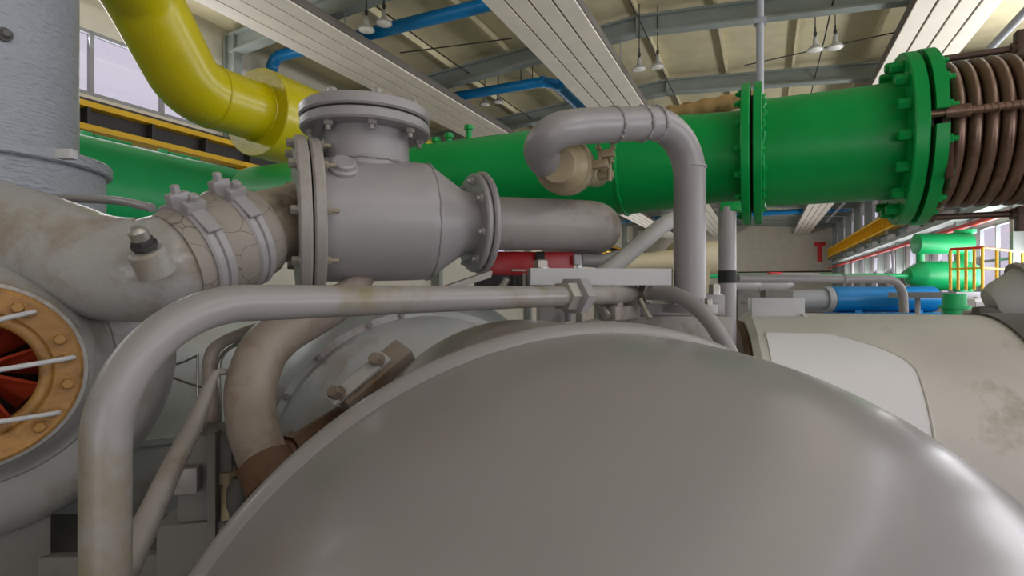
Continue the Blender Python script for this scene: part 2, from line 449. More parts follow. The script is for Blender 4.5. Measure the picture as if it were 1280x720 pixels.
# pendant lamps in pairs
LP = [((458, 38), (480, 30), 10.9, 'above the blind flange, '), ((606, 131), (623, 128), 16.3, 'under the blue elbow pipe, '),
      ((799, 87), (822, 84), 12.9, 'beside the middle ribbed duct, '), ((1019, 63), (1044, 60), 11.8, 'above the green pipe between flanges, ')]
for A, B, d, where in LP:
    for (px, py), side in ((A, 'left one of the pair'), (B, 'right one of the pair')):
        p = P(px, py, d)
        r = thing('pendant_lamp', 'bell lamp ' + where + side, 'lamp', p, 'paired pendant lamps under the roof')
        bm = NB(); lathe(bm, p, UP, [(0, .165), (.02, .162), (.06, .13), (.1, .07), (.15, .05), (.26, .045), (.28, .025)], 28); obj('reflector', bm, 'lampmetal', r)
        bm = NB(); lathe(bm, p, UP, [(-.03, .03), (-.025, .09), (-.005, .14), (.01, .15)], 24); obj('lens', bm, 'lampglass', r)
        bm = NB(); cyl(bm, p + UP * .27, p + UP * .5, .018, 8); lathe(bm, p + UP * .32, UP, [(0, .035), (.07, .035)], 12); obj('hook', bm, 'dark', r)
        s_ = p.dot(N); top = H + zr(s_)
        bm = NB(); cyl(bm, p + UP * .48, V((p.x, p.y, top - .02)), .012, 6); obj('cord', bm, 'wire', r)
for s, lab in ((-7.4, 'thin dark cable strung under the roof over the left lamps'), (-2.5, 'thin dark cable strung under the roof beside the middle duct'), (1.3, 'thin dark cable strung under the roof above the green pipe')):
    bm = NB(); pts = []
    for k in range(0, 41):
        t = 1 + 1.25 * k; pts.append(S(s, t, 5.95 - .05 * math.sin(PI * ((t % 4.4) / 4.4))))
    tube(bm, pts, .016, 6); tag(obj('cable', bm, 'wire'), lab, 'cable')
for (x0, y0), (x1, y1), d, lab in (((500, 66), (640, 48), 13, 'thin tie rod under the roof between left and middle ducts'), ((930, 82), (1130, 38), 12.5, 'thin tie rod under the roof behind the lamp above the green pipe')):
    bm = NB(); cyl(bm, P(x0, y0, d), P(x1, y1, d - .6), .014, 6); tag(obj('tie_rod', bm, 'wire'), lab, 'rod')
p = P(950, 128, 9.2)
r = thing('conduit', 'grey vertical conduit dropping from the roof behind the green flange', 'conduit', p)
bm = NB(); cyl(bm, V((p.x, p.y, H + 2.6)), V((p.x, p.y, H + 6.2)), .06, 14); obj('tube', bm, 'winframe', r)
for z in (4.5, 2.9):
    bm = NB(); box(bm, V((p.x, p.y, H + z)), (.2, .16, .08), N); obj('clip', bm, 'winframe', r)

# ================================================================== DOMED VESSEL IN THE FOREGROUND
DC = math.radians(72)
DA = V((math.cos(DC), -math.sin(DC), 0))
DO = V((.184, 1.121, H - .973)); DR = .9
r = thing('pressure_vessel', 'huge grey painted vessel with a smooth domed end filling the foreground', 'pressure vessel', V((DO.x, DO.y, 0)))
bm = NB(); prof = []
hd = .793
for i in range(0, 49):
    ph = PI / 2 * i / 48; prof.append((hd * math.sin(ph) ** (2 / 2.7), (DR - .02) * max(math.cos(ph), 0) ** (2 / 2.7)))
lathe(bm, DO, DA, [(-.005, DR - .02)] + prof, 160); obj('domed_head', bm, 'dome', r, sharp=60)
bm = NB(); lathe(bm, DO, DA, [(-.05, DR - .06), (-.05, DR - .01), (-.042, DR - .002), (-.03, DR + .002), (-.015, DR), (-.003, DR - .008), (.004, DR - .022), (.004, DR - .06)], 160); obj('rim', bm, 'dome', r)
bm = NB(); lathe(bm, DO, DA, [(-.1, .4), (-.1, DR - .05), (-.03, DR - .05)], 128); obj('shell', bm, 'greydirty', r)
for k in (.06,):
    bm = NB(); c = DO - DA * k; box(bm, V((c.x, c.y, (c.z - .55) / 2)), (1.2, .1, c.z - .55), basis(DA)[0], bev=.01); obj('saddle', bm, 'plinth', r)

HO = P(655, 612, 1.6)
bm = NB(); lathe(bm, HO, DA, [(-.1, .3), (-.1, .48), (-.08, .495), (.0, .5), (.3, .5)], 96); obj('bearing_hood', bm, 'greydirty', r)
# pale casing behind the vessel on the left
CO = P(522, 556, 2.2); CA = DA
r = thing('machine_casing', 'pale soiled round casing with a bolted seam behind the brown bent pipe', 'machine casing', V((CO.x, CO.y, 0)))
bm = NB(); lathe(bm, CO, CA, [(-.5, .45), (-.3, .58), (-.12, .625), (.0, .63), (.1, .615), (.19, .575), (.235, .545)], 96); obj('drum', bm, 'casing', r)
bm = NB(); lathe(bm, CO, CA, [(.235, .52), (.235, .556), (.252, .556), (.256, .52)], 96); obj('seam_flange', bm, 'casing', r)
bm = NB(); lathe(bm, CO, CA, [(.25, .535), (.32, .51), (.44, .43), (.5, .33)], 96); obj('end_section', bm, 'casing', r)
bm = NB(); box(bm, V((CO.x - .1, CO.y + .3, (CO.z - .4) / 2)), (.7, .6, CO.z - .4), basis(CA)[0], bev=.01); obj('foot', bm, 'plinth', r)
a_, b_ = basis(CA)
for t in (100, 112, 133, 150, 170, 186):
    th = math.radians(t)
    for sgn in ((1,) if a_.x > 0 else (1,)):
        e = a_ * (-math.cos(th) if a_.x < 0 else math.cos(th)) + b_ * math.sin(th)
        bolt(r, CO + CA * .254 + e * .545, CA, .012, .016, 'greydirty', 'stud')

# strap with two hexagon bolts
r = thing('clamp_strap', 'small grey strap with two hexagon bolts beside the vessel rim', 'clamp', P(455, 495, 1.55))
A0, A1 = P(420, 497, 1.5), P(477, 450, 1.58); ex = (A1 - A0).normalized(); fz = V((-.3, -.8, .5)).normalized()
bm = NB(); box(bm, (A0 + A1) / 2, (.2, .045, .012), ex, fz, .003); obj('bar', bm, 'lightgrey', r)
bm = NB(); box(bm, (A0 + A1) / 2 - fz * .05 + ex * .03, (.24, .08, .08), ex, fz, .012); obj('boss', bm, 'brownpipe', r)
for q in (A0 + ex * .01, A1 - ex * .01):
    bolt(r, q + fz * .006, fz, .019, .028, 'brownpipe')

# brown bent pipe
r = thing('bent_pipe', 'browned grey pipe bending down to a rusty collar left of the vessel rim', 'pipe', P(338, 588, 1.32))
pts = spline([P(458, 346, 1.80), P(418, 381, 1.67), P(345, 422, 1.52), P(317, 470, 1.44), P(314, 520, 1.38), P(326, 565, 1.34), P(336, 588, 1.32)], 10)
bm = NB(); tube(bm, pts, lerp_list([.03, .056, .066, .064, .06, .058, .056], len(pts)), 32); obj('tube', bm, 'brownpipe', r)
d = (pts[-1] - pts[-4]).normalized()
bm = NB(); lathe(bm, pts[-1] - d * .03, d, [(0, .06), (.004, .066), (.07, .068), (.075, .06)], 32); obj('collar', bm, 'rustcollar', r)
bm = NB(); lathe(bm, pts[-1] + d * .045, d, [(0, .05), (.12, .05)], 24); obj('stub', bm, 'rustdark', r)
# rusty branch beside it
r = thing('branch_pipe', 'short rusty branch pipe between collar and vessel rim', 'pipe', P(375, 555, 1.4))
bm = NB(); tube(bm, spline([P(352, 570, 1.42), P(385, 545, 1.5), P(425, 520, 1.62)], 6), .03, 20); obj('tube', bm, 'rustcollar', r)
bm = NB(); q = P(362, 561, 1.44); d = (P(425, 520, 1.62) - q).normalized(); lathe(bm, q, d, [(0, .03), (.0, .04), (.03, .04), (.03, .03)], 6); obj('nut', bm, 'rustcollar', r)

# ================================================================== FRONT PIPE
W = V((.62, .785, 0)).normalized(); FB = V((-.56, .75, H))
def FP(t, z=-.025): return FB + W * t + UP * z
r = thing('handrail_pipe', 'grey pipe rising in front of the scroll casing and crossing to a union nut', 'pipe', V((FB.x, FB.y, 0)))
bm = NB(); pts = fillet([V((FB.x, FB.y, .02)), FB - UP * .025, FP(1.16)], .19, 18); tube(bm, pts, .0305, 40); obj('tube', bm, 'rail', r, sharp=50)
bm = NB(); lathe(bm, FP(1.145), W, [(0, .034), (.002, .045), (.05, .047), (.052, .04)], 6); obj('union_nut', bm, 'steel', r)
bm = NB(); lathe(bm, FP(1.2), W, [(0, .045), (.004, .062), (.05, .062), (.056, .05)], 6); obj('union_collar', bm, 'grey', r)
bm = NB(); lathe(bm, FP(1.25), W, [(0, .031), (.4, .031)], 28); obj('outlet_tube', bm, 'greydirty', r)
bm = NB(); lathe(bm, V((FB.x, FB.y, 0)), UP, [(0, .09), (.015, .09), (.02, .04)], 28); obj('floor_flange', bm, 'grey', r)

# bent hose running down over the vessel
r = thing('bent_hose', 'grey tube curving down behind the dome from the pipe clip to the bright cladding', 'hose', P(905, 428, 2.1))
pts = spline([P(814, 366, 1.99), P(838, 367, 1.9), P(864, 379, 1.83), P(888, 402, 1.78), P(908, 434, 1.75), P(925, 470, 1.74)], 8)
bm = NB(); tube(bm, pts, .0265, 24); obj('tube', bm, 'grey', r)
bm = NB(); d = (pts[1] - pts[0]).normalized(); lathe(bm, pts[0] - d * .03, d, [(0, .028), (0, .04), (.035, .04), (.035, .028)], 8); obj('clip', bm, 'steel', r)

# yoke bracket under the pipe
r = thing('yoke_bracket', 'small dusty casting with forked lugs beneath the threaded pipe', 'bracket', P(772, 398, 1.95))
bm = NB(); c = P(775, 384, 1.98)
box(bm, c - UP * .02, (.2, .07, .05), W, bev=.01); box(bm, c + W * .06 + UP * .02, (.03, .08, .06), W, bev=.006); box(bm, c - W * .05 + UP * .02, (.05, .06, .05), W, bev=.01)
obj('casting', bm, 'greydirty', r)
bm = NB(); cyl(bm, P(745, 376, 1.9), P(760, 396, 1.86), .014, 12); obj('lug', bm, 'steel', r)
bm = NB(); cyl(bm, P(800, 374, 1.98), P(812, 398, 1.95), .012, 12); obj('lug', bm, 'steel', r)

# manifold block carrying the return bend pipe
c = P(838, 390, 2.35)
r = thing('mounting_block', 'grey stepped mounting block under the grey return bend pipe', 'machine base', V((c.x, c.y, 0)))
bm = NB(); box(bm, V((c.x, c.y, (c.z - .01) / 2)), (.42, .3, c.z - .01), bev=.012); obj('body', bm, 'greydirty', r)
bm = NB(); box(bm, c + V((.0, .02, .015)), (.36, .26, .05), bev=.008); obj('plate', bm, 'grey', r)
bm = NB(); q = P(893, 380, 2.3); box(bm, q + V((0, .1, -.01)), (.11, .16, .1), bev=.008); obj('terminal_box', bm, 'grey', r)
for px, py, dd in ((838, 372, 2.2), (893, 362, 2.25), (800, 379, 2.22)):
    bolt(r, P(px, py + 6, dd), UP, .024, .04, 'steel')

# return bend pipe
r = thing('return_bend_pipe', 'grey welded pipe rising, crossing and curling back to the green pipe', 'pipe', P(862, 372, 2.0))
v0 = P(862, 380, 2.0); el = P(862, 152, 2.0); h1 = P(725, 158, 1.76)
pts = fillet([v0, V((v0.x, v0.y, el.z)), h1], .17, 16)
curl = [P(700, 163, 1.725), P(683, 174, 1.735), P(676, 189, 1.79), P(684, 203, 1.88), P(700, 211, 1.99), P(716, 214, 2.1)]
pts2 = pts[:-1] + spline([pts[-2] * .25 + h1 * .75, h1] + curl, 8)[8:]
bm = NB(); tube(bm, [pts[0]] + pts[1:-1] + spline([h1] + curl, 8), .0575, 44); obj('tube', bm, 'grey', r, sharp=50)
dh = (h1 - el); dh = V((dh.x, dh.y, dh.z)).normalized()
for k, w in ((.36, .007), (.235, .006), (.17, .006)):
    bm = NB(); weld(bm, V((v0.x, v0.y, el.z)) + dh * k, dh, .0575, .0065, 56, .4); obj('weld_bead', bm, 'grey', r)
bm = NB(); weld(bm, V((v0.x, v0.y, el.z - .17)), UP, .0575, .004); obj('weld_bead', bm, 'grey', r)
bm = NB(); lathe(bm, v0 - UP * .03, UP, [(0, .098), (.03, .098), (.035, .06), (.05, .058)], 40); obj('base_flange', bm, 'grey', r)
for k in range(4): bolt(r, v0 + V((math.cos(.6 + k * PI / 2) * .08, math.sin(.6 + k * PI / 2) * .08, .0)), UP, .014, .02, 'steel')

# clamp coupling on the end of the return bend
q0, q1 = P(700, 207, 1.88), P(722, 213, 2.28); cd = (q1 - q0).normalized()
r = thing('clamp_coupling', 'tan grooved clamp coupling with bolts where the return bend meets the green pipe', 'coupling', q1)
bm = NB(); lathe(bm, q0 - cd * .0, cd, [(-.05, .05), (-.05, .0585), (-.02, .066), (0, .08), (.02, .094), (.045, .09), (.05, .078), (.065, .078), (.07, .1), (.12, .104), (.13, .085), (.15, .085), (.155, .104), (.2, .1), (.21, .06)], 48); obj('housing', bm, 'tan', r)
bm = NB(); lathe(bm, q0 + cd * .1, cd, [(0, .062), (1.05, .062)], 32); obj('stub_pipe', bm, 'tan', r)
for i, (px, py, dd) in enumerate(((758, 193, 1.98), (750, 206, 1.95), (757, 219, 2.02))):
    bm = NB(); c = P(px, py, dd); box(bm, c, (.06, .05, .03), V((1, -.3, .1)), bev=.008); obj('lug', bm, 'tan', r)
for px, py in ((748, 190), (766, 190), (749, 207), (764, 207)):
    c = P(px, py, 1.96); bolt(r, c + UP * .01, UP, .011, .022, 'tan', 'stud')
bm = NB(); cyl(bm, P(762, 186, 1.97), P(762, 226, 1.97), .008, 10); obj('clamp_rod', bm, 'tan', r)
bm = NB(); cyl(bm, P(750, 186, 1.99), P(750, 214, 1.99), .008, 10); obj('clamp_rod', bm, 'tan', r)
bm = NB(); box(bm, P(667, 192, 1.83), (.03, .05, .045), bev=.006); obj('rear_lug', bm, 'brownpipe', r)

# ================================================================== GREEN PIPE, BELLOWS
G0 = V((1.919, 2.9, H + .768))
def G(t): return G0 + N * t
R0 = .3
r = thing('process_pipe', 'large glossy green pipe with bolted flanges crossing behind the grey pipes', 'pipe', G(-4.2) - UP * .3)
bm = NB(); lathe(bm, G0, N, [(-4.6, R0), (-1.315, R0)], 96); obj('long_barrel', bm, 'green', r)
bm = NB(); lathe(bm, G0, N, [(-1.315, R0), (-.95, .272), (-.72, .258), (-.62, .256)], 96); obj('reducer', bm, 'green', r)
bm = NB(); weld(bm, G(-1.315), N, R0, .010, 90); obj('weld_bead', bm, 'green', r)
bm = NB(); weld(bm, G(-.527), N, R0 + .012, .014, 90, .5); obj('weld_bead', bm, 'green', r)
bm = NB(); lathe(bm, G0, N, [(-.56, R0), (.12, R0)], 96); obj('short_barrel', bm, 'green', r)
fl = obj('flange', disc(NB(), G(-.635), N, .40, .045, .25), 'green', r)
bolt_ring(fl, G(-.635), -N, .35, 16, .02, .035, 'green', 'stud', .1)
fl = obj('flange', disc(NB(), G(-.575), N, .40, .045, .28), 'green', r)
bm = NB(); lathe(bm, G(-.592), N, [(0, .33), (.02, .33)], 64); obj('gasket', bm, 'black', r)
fl = obj('flange', disc(NB(), G(.10), N, .435, .06, .29), 'green', r)
bolt_ring(fl, G(.10), -N, .375, 16, .027, .05, 'green', 'head', .15)
bm = NB()
# ring plate with notches for the tie bars
gap = .16
for k in range(4):
    a0 = PI / 2 * k + gap / 2; a1 = PI / 2 * (k + 1) - gap / 2
    sh = PI
    lathe(bm, G(.178), N, [(0, .33), (0, .44), (.05, .44), (.05, .33), (0, .33)], 24, a0 + sh, a1 + sh, caps=False)
    a_, b_ = basis(N)
    for an in (a0 + sh, a1 + sh):
        e = a_ * math.cos(an) + b_ * math.sin(an)
        vs = [bm.verts.new(G(.178 + s) + e * q) for s, q in ((0, .33), (0, .44), (.05, .44), (.05, .33))]; bm.faces.new(vs)
fl = obj('ring_plate', bm, 'green', r)
bolt_ring(fl, G(.228), N, .39, 16, .024, .045, 'green', 'stud', .15)
bm = NB(); lathe(bm, G(.155), N, [(0, .37), (.03, .37)], 64); obj('gasket', bm, 'black', r)
for px, py, hh in ((529, 183, .07), (545, 181, .05), (561, 179, .07), (586, 174, .1)):
    q = P(px, py, 4.0); q.z = P(px, py, 4.0).z
    bm = NB(); lathe(bm, q - UP * .12, UP, [(0, .022), (.12 + hh - .03, .022), (.12 + hh - .03, .034), (.12 + hh, .034)], 8); obj('stud', bm, 'green', r)
# saddle rest and post: grey support post with its tag
p = P(909, 372, 2.9)
r = thing('support_post', 'pale grey post under the green pipe with a small black and white tag', 'post', V((p.x, p.y, 0)))
bm = NB(); lathe(bm, V((p.x, p.y, 0)), UP, [(0, .12), (.02, .12), (.02, .045), (H + .43, .045)], 32); obj('tube', bm, 'grey', r)
bm = NB(); box(bm, V((p.x + .02, p.y, H + .43)), (.1, .1, .05), N, bev=.006); obj('rest', bm, 'green', r)
tz = H + (360 - 346) / F * 2.9
bm = NB(); lathe(bm, V((p.x, p.y, tz - .033)), UP, [(0, .047), (.066, .047)], 32); obj('tag_band', bm, 'black', r)
bm = NB(); lathe(bm, V((p.x, p.y, tz - .022)), UP, [(0, .049), (.044, .049)], 10, math.radians(238), math.radians(272), caps=False); obj('tag_plate', bm, 'label', r)
bm = NB(); lathe(bm, V((p.x, p.y, tz - .022)), UP, [(0, .049), (.044, .049)], 10, math.radians(282), math.radians(318), caps=False); obj('tag_plate', bm, 'label', r)
bm = NB()
for dz in (-.008, .008):
    lathe(bm, V((p.x, p.y, tz + dz)), UP, [(-.004, .0505), (.004, .0505)], 4, math.radians(290), math.radians(304 if dz > 0 else 300), caps=False)
lathe(bm, V((p.x, p.y, tz - .01)), UP, [(0, .0505), (.024, .0505)], 4, math.radians(298), math.radians(303), caps=False)
obj('tag_mark', bm, 'black', r)

# bellows expansion joint
r = thing('expansion_bellows', 'brown corrugated metal bellows bolted to the green flange', 'expansion joint', G(.6) - UP * .37)
bm = NB(); prof = [(.225, .30)]; pitch = .0585; x0 = .285
for k in range(15):
    for i in range(0, 13):
        a = PI * (1.12 - 1.24 * i / 12); prof.append((x0 + pitch * k + .0265 * math.cos(a), .335 + .028 * max(-.6, math.sin(a))))
    prof.append((x0 + pitch * (k + .5), .298))
prof.append((x0 + pitch * 15, .3))
lathe(bm, G0, N, prof, 112, caps=False); obj('corrugation', bm, 'bellows', r, sharp=50)
bm = NB(); lathe(bm, G0, N, [(.22, .30), (.22, .35), (.25, .35), (.262, .31)], 80); obj('end_ring', bm, 'darkrod', r)
bm = NB(); disc(bm, G(1.2), N, .44, .05, .29); obj('far_flange', bm, 'darkrod', r)
a_, b_ = basis(N); sgn = -1 if a_.y > 0 else 1
front = a_ * sgn
for ang, rad, lab in ((93, .018, 'top'), (268, .016, 'bottom')):
    th = math.radians(ang); e = front * math.cos(th) + UP * math.sin(th); c = e * .405
    bm = NB(); cyl(bm, G(.19) + c, G(1.2) + c, rad, 16); rod = obj('tie_rod', bm, 'darkrod', r)
    for t in (.235, .575, 1.15):
        bm = NB(); lathe(bm, G(t) + c, N, [(0, .03), (.035, .03)], 6); obj('nut', bm, 'darkrod', rod)
    bm = NB(); box(bm, G(.62) + e * .43, (.05, .06, .12), N, bev=.008); obj('lug', bm, 'darkrod', rod)
th = math.radians(3); e = front * math.cos(th) + UP * math.sin(th); c = e * .40
bm = NB(); cyl(bm, G(.15) + c, G(1.2) + c, .018, 16)
tr = obj('threaded_bar', bm, 'bellows', r)
bm = NB()
pts = [G(.3 + i * .004) + c + (UP * math.cos(i * 1.05) + front * math.sin(i * 1.05)) * .0185 for i in range(220)]
tube(bm, pts, .004, 6); obj('thread', bm, 'bellows', tr)
bm = NB(); lathe(bm, G(.215) + c, N, [(0, .028), (.09, .03), (.095, .02)], 24); obj('sleeve', bm, 'bellows', tr)
bm = NB(); box(bm, G(.24) + front * .36 - UP * .17, (.03, .05, .2), N, bev=.01); obj('hinge_plate', bm, 'rustdark', r)

bm = NB(); tube(bm, spline([P(815, 146, 3.95), P(850, 140, 3.9), P(890, 132, 3.85), P(940, 124, 3.8)], 6), [.055 + .008 * math.sin(i * 1.9) for i in range(19)], 16)
tag(obj('lagged_pipe', bm, 'lagging'), 'rusty ochre lagged pipe peeping over the green reducer', 'pipe')
bm = NB(); cyl(bm, S(4.5, -2, 5.25), S(4.5, 50, 5.25), .08, 14)
tag(obj('roof_conduit', bm, 'winframe'), 'grey conduit under the roof above the brown bellows', 'conduit')

# ================================================================== YELLOW PIPE and GREEN TANK
YO = P(320, 140, 5.0)
r = thing('yellow_pipe', 'bright yellow pipe entering a wider yellow cylinder at upper left', 'pipe', YO + U * 4 - UP * .4)
bm = NB(); lathe(bm, YO, U, [(0, .26), (0, .398), (.006, .404), (4.6, .404)], 80); obj('wide_cylinder', bm, 'yellow', r)
E1 = YO - U * .62
pts = fillet([YO + U * .1, E1, P(180, 0, 4.02), P(120, -100, 3.45)], .36, 14)
bm = NB(); tube(bm, pts, .262, 56); obj('narrow_pipe', bm, 'yellow', r, sharp=50)
for q, w in ((YO, .012), (E1 + U * .17, .008)):
    bm = NB(); weld(bm, q, U, .263, w, 60); obj('weld_bead', bm, 'yellow', r)

TO = S(-6.84, 0, 1.08)
r = thing('storage_tank', 'long horizontal green tank between the column and the yellow pipe', 'tank', V((TO.x, TO.y, TO.z - .6)))
prof = [(-2, .6), (5.5, .6)] + [(5.5 + .32 * math.sin(PI / 2 * i / 10), .6 * math.cos(PI / 2 * i / 10)) for i in range(1, 10)] + [(5.82, .1), (6.15, .1)]
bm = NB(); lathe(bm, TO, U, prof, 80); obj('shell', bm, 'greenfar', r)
bm = NB(); lathe(bm, TO, U, [(6.1, .22), (6.2, .22)], 32); obj('nozzle_flange', bm, 'greenfar', r)
for t in (3.75, 4.6):
    bm = NB(); box(bm, TO + U * t + UP * .62, (.14, .4, .03), N, bev=.01); box(bm, TO + U * (t - .25) + UP * .63, (.06, .1, .06), N, bev=.01); obj('saddle_pad', bm, 'greenfar', r)
for t in (0, 4.5):
    bm = NB(); box(bm, V(((TO + U * t).x, (TO + U * t).y, (TO.z - .5) / 2)), (.8, .2, TO.z - .5), N); obj('support', bm, 'greenfar', r)

# ================================================================== CHECK VALVE
VX = V((.9135, .4067, .03)).normalized(); VO = P(388, 275, 1.75)
def VV(t): return VO + VX * t
r = thing('check_valve', 'grey cast check valve with a blind flange on top and flanges at both ends', 'valve', VV(.25) - UP * .25)
bm = NB(); prof = [(.02, .197), (.06, .201), (.34, .202), (.375, .2), (.395, .19), (.505, .118), (.525, .112), (.56, .112)]
lathe(bm, VO, VX, prof, 80); obj('body', bm, 'grey', r)
bm = NB(); weld(bm, VV(.38), VX, .199, .005, 70, .4); obj('weld_bead', bm, 'grey', r)
fl = obj('inlet_flange', disc(NB(), VV(-.005), VX, .258, .034, .1), 'greydirty', r)
bolt_ring(fl, VV(.029), VX, .237, 10, .013, .035, 'oily', 'stud', .0)
fl = obj('mating_flange', disc(NB(), VV(-.046), VX, .263, .036, .1), 'greydirty', r)
bolt_ring(fl, VV(-.046), -VX, .237, 10, .014, .02, 'steel', 'head', .0)
fl = obj('outlet_flange', disc(NB(), VV(.545), VX, .178, .022, .1), 'grey', r)
bolt_ring(fl, VV(.545), -VX, .15, 8, .0135, .026, 'grey', 'stud', .3)
obj('outlet_mating_flange', disc(NB(), VV(.571), VX, .185, .022, .1), 'grey', r)
NC = P(458, 200, 1.86)
bm = NB(); lathe(bm, V((NC.x, NC.y, H + .3)), UP, [(0, .145), (.23, .143)], 64); obj('neck', bm, 'grey', r)
bm = NB(); weld(bm, V((NC.x, NC.y, H + .418)), UP, .146, .006, 60, .3); obj('weld_bead', bm, 'grey', r)
zf = H + .522
fl = obj('bonnet_flange', disc(NB(), V((NC.x, NC.y, zf)), UP, .214, .035, .1), 'grey', r)
bolt_ring(fl, V((NC.x, NC.y, zf)), -UP, .18, 8, .0155, .03, 'greydirty', 'stud', .35)
fl = obj('blind_flange', disc(NB(), V((NC.x, NC.y, zf + .041)), UP, .216, .038), 'grey', r)
bolt_ring(fl, V((NC.x, NC.y, zf + .079)), UP, .18, 8, .015, .02, 'greydirty', 'head', .35)
d = (V((VX.y, -VX.x, 0)) * .71 + UP * .71).normalized(); q = VV(.085) + d * .213
bm = NB(); lathe(bm, q - d * .0, d, [(-.06, .046), (-.005, .046), (0, .038), (.012, .036), (.016, .03)], 36); obj('plug_cap', bm, 'grey', r)

# outlet pipe with rounded elbow
r = thing('outlet_pipe', 'smooth grey pipe stub with a rounded end right of the check valve flange', 'pipe', VV(.75) - UP * .1)
e0 = VV(.59); e1 = VV(1.125)
pts = fillet([e0, e1, e1 + V((-.30, .80, -.12)) * .5], .10, 14)
bm = NB(); tube(bm, pts, .099, 48); obj('tube', bm, 'greydirty', r, sharp=50)

# rusty spool, rubber coupling, scroll outlet
r = thing('spool_pipe', 'oil stained tapered pipe spool left of the check valve flange', 'pipe', P(350, 330, 1.66))
pts = spline([P(318, 292, 1.57), P(340, 284, 1.63), P(362, 280, 1.69), P(388, 275, 1.745)], 5)
bm = NB(); tube(bm, pts, lerp_list([.108, .112, .118, .128], len(pts)), 44); obj('tube', bm, 'oily', r, sharp=50)
c0, c1 = P(230, 322, 1.40), P(322, 289, 1.57); cd = (c1 - c0).normalized(); CL = (c1 - c0).length
r = thing('rubber_coupling', 'cracked painted rubber coupling sleeve held by two clamp bands', 'coupling', P(275, 370, 1.48))
bm = NB(); lathe(bm, c0, cd, [(-.03, .12), (0, .128), (.05, .128), (.06, .134), (CL * .55, .138), (CL * .8, .132), (CL - .01, .128), (CL, .122), (CL, .1)], 64); obj('sleeve', bm, 'rubber', r)
tl = (V((-.15, -.62, .77))).normalized(); tl = (tl - cd * tl.dot(cd)).normalized()
for t, w, R in ((.03, .052, .134), (CL * .66, .05, .139)):
    bm = NB(); lathe(bm, c0 + cd * (t - w / 2), cd, [(0, R - .012), (0, R), (.006, R + .004), (w * .42, R + .004), (w * .5, R - .002), (w * .58, R + .004), (w - .006, R + .004), (w, R), (w, R - .012)], 64); bd = obj('clamp_band', bm, 'grey', r)
    top = (UP - cd * UP.dot(cd)).normalized(); fr = (V((0, -1, 0)) - cd * V((0, -1, 0)).dot(cd)).normalized()
    e = (top * .82 + fr * .55).normalized(); g = cd.cross(e)
    for k in (-.2, .22):
        ee = (e * math.cos(k) + g * math.sin(k)).normalized(); q = c0 + cd * t + ee * (R + .012)
        bm = NB(); box(bm, q, (w * 1.0, .03, .035), cd, ee, .006); obj('lug', bm, 'grey', bd)
        bolt(bd, q + ee * .017, ee, .012, .018, 'grey')
    bm = NB(); ee = e; q = c0 + cd * t + (e * math.cos(.45) + g * math.sin(.45)) * (R + .006)
    box(bm, q, (w * .7, .1, .008), cd, (e * math.cos(.45) + g * math.sin(.45)), .003); obj('tail_strap', bm, 'grey', bd)

# ---- scroll casing of the blower
SA = V((.69, -.72, 0)).normalized(); RC = P(-42, 472, 1.12); SO = RC - SA * .31
r = thing('blower_scroll', 'grey blower scroll casing with round ochre inlet ring at left edge', 'blower', V((SO.x, SO.y, 0)))
bm = NB(); prof = [(-.16, .1), (-.16, .28)]
for i in range(0, 25):
    a = math.radians(-115 + 200 * i / 24)   # from behind round the outside to the front
    prof.append((.15 * math.sin(a), .29 + .15 * math.cos(a)))
prof += [(.152, .275), (.166, .268), (.17, .258), (.2, .238), (.28, .206), (.30, .2), (.30, .15)]
lathe(bm, SO, SA, prof, 128, caps=False); obj('scroll', bm, 'volute', r, sharp=40)
bm = NB(); lathe(bm, SO, SA, [(.29, .13), (.29, .188), (.296, .193), (.315, .19), (.32, .184), (.318, .14), (.30, .128), (.29, .13)], 96, caps=False); fl = obj('inlet_ring', bm, 'orange', r)
bolt_ring(fl, SO + SA * .319, SA, .163, 10, .012, .018, 'orange', 'head', .18)
bm = NB(); a_, b_ = basis(SA)
pts = [SO + SA * .305 + (a_ * math.cos(t) + b_ * math.sin(t)) * .126 for t in [2 * PI * i / 72 for i in range(73)]]
tube(bm, pts, .013, 14, caps=False); obj('inner_ring', bm, 'orange', r)
bm = NB(); lathe(bm, SO, SA, [(.3, .13), (.05, .128), (.04, .0)], 64, caps=False); obj('bore', bm, 'rustdark', r)
bm = NB(); lathe(bm, SO, SA, [(.05, .05), (.2, .045), (.24, .02), (.245, .0)], 32); obj('hub', bm, 'rustdark', r)
for k in range(9):
    th = 2 * PI * k / 9 + .2; e = a_ * math.cos(th) + b_ * math.sin(th); g = SA.cross(e)
    bm = NB(); o_ = SO + SA * .18
    q = [o_ + e * .04 - g * .012 + SA * -.02, o_ + e * .124 - g * .045 - SA * .05, o_ + e * .124 + g * .03 + SA * .05, o_ + e * .04 + g * .012 + SA * .03]
    nn = (q[1] - q[0]).cross(q[2] - q[0]).normalized() * .004
    t_ = [bm.verts.new(x + nn) for x in q]; u_ = [bm.verts.new(x - nn) for x in q]
    bm.faces.new(t_); bm.faces.new(list(reversed(u_)))
    for i in range(4): bm.faces.new((t_[i], u_[i], u_[(i + 1) % 4], t_[(i + 1) % 4]))
    obj('guide_vane', bm, 'vane', r)
hd_ = V((.72, .69, 0)).normalized()
for an in (54, 10, -34):
    t = math.radians(an); q = RC + SA * .016 + (hd_ * math.cos(t) + UP * math.sin(t)) * .162
    c_ = RC + SA * .05 - hd_ * .12 + UP * (math.sin(t) * .12 - .02)
    bm = NB(); tube(bm, spline([c_, (c_ + q) / 2 + SA * .03, q + SA * .014, q], 6), .0055, 12); ln = obj('lever_rod', bm, 'lightgrey', r)
    bolt(ln, q - SA * .004, SA, .010, .014, 'orange')
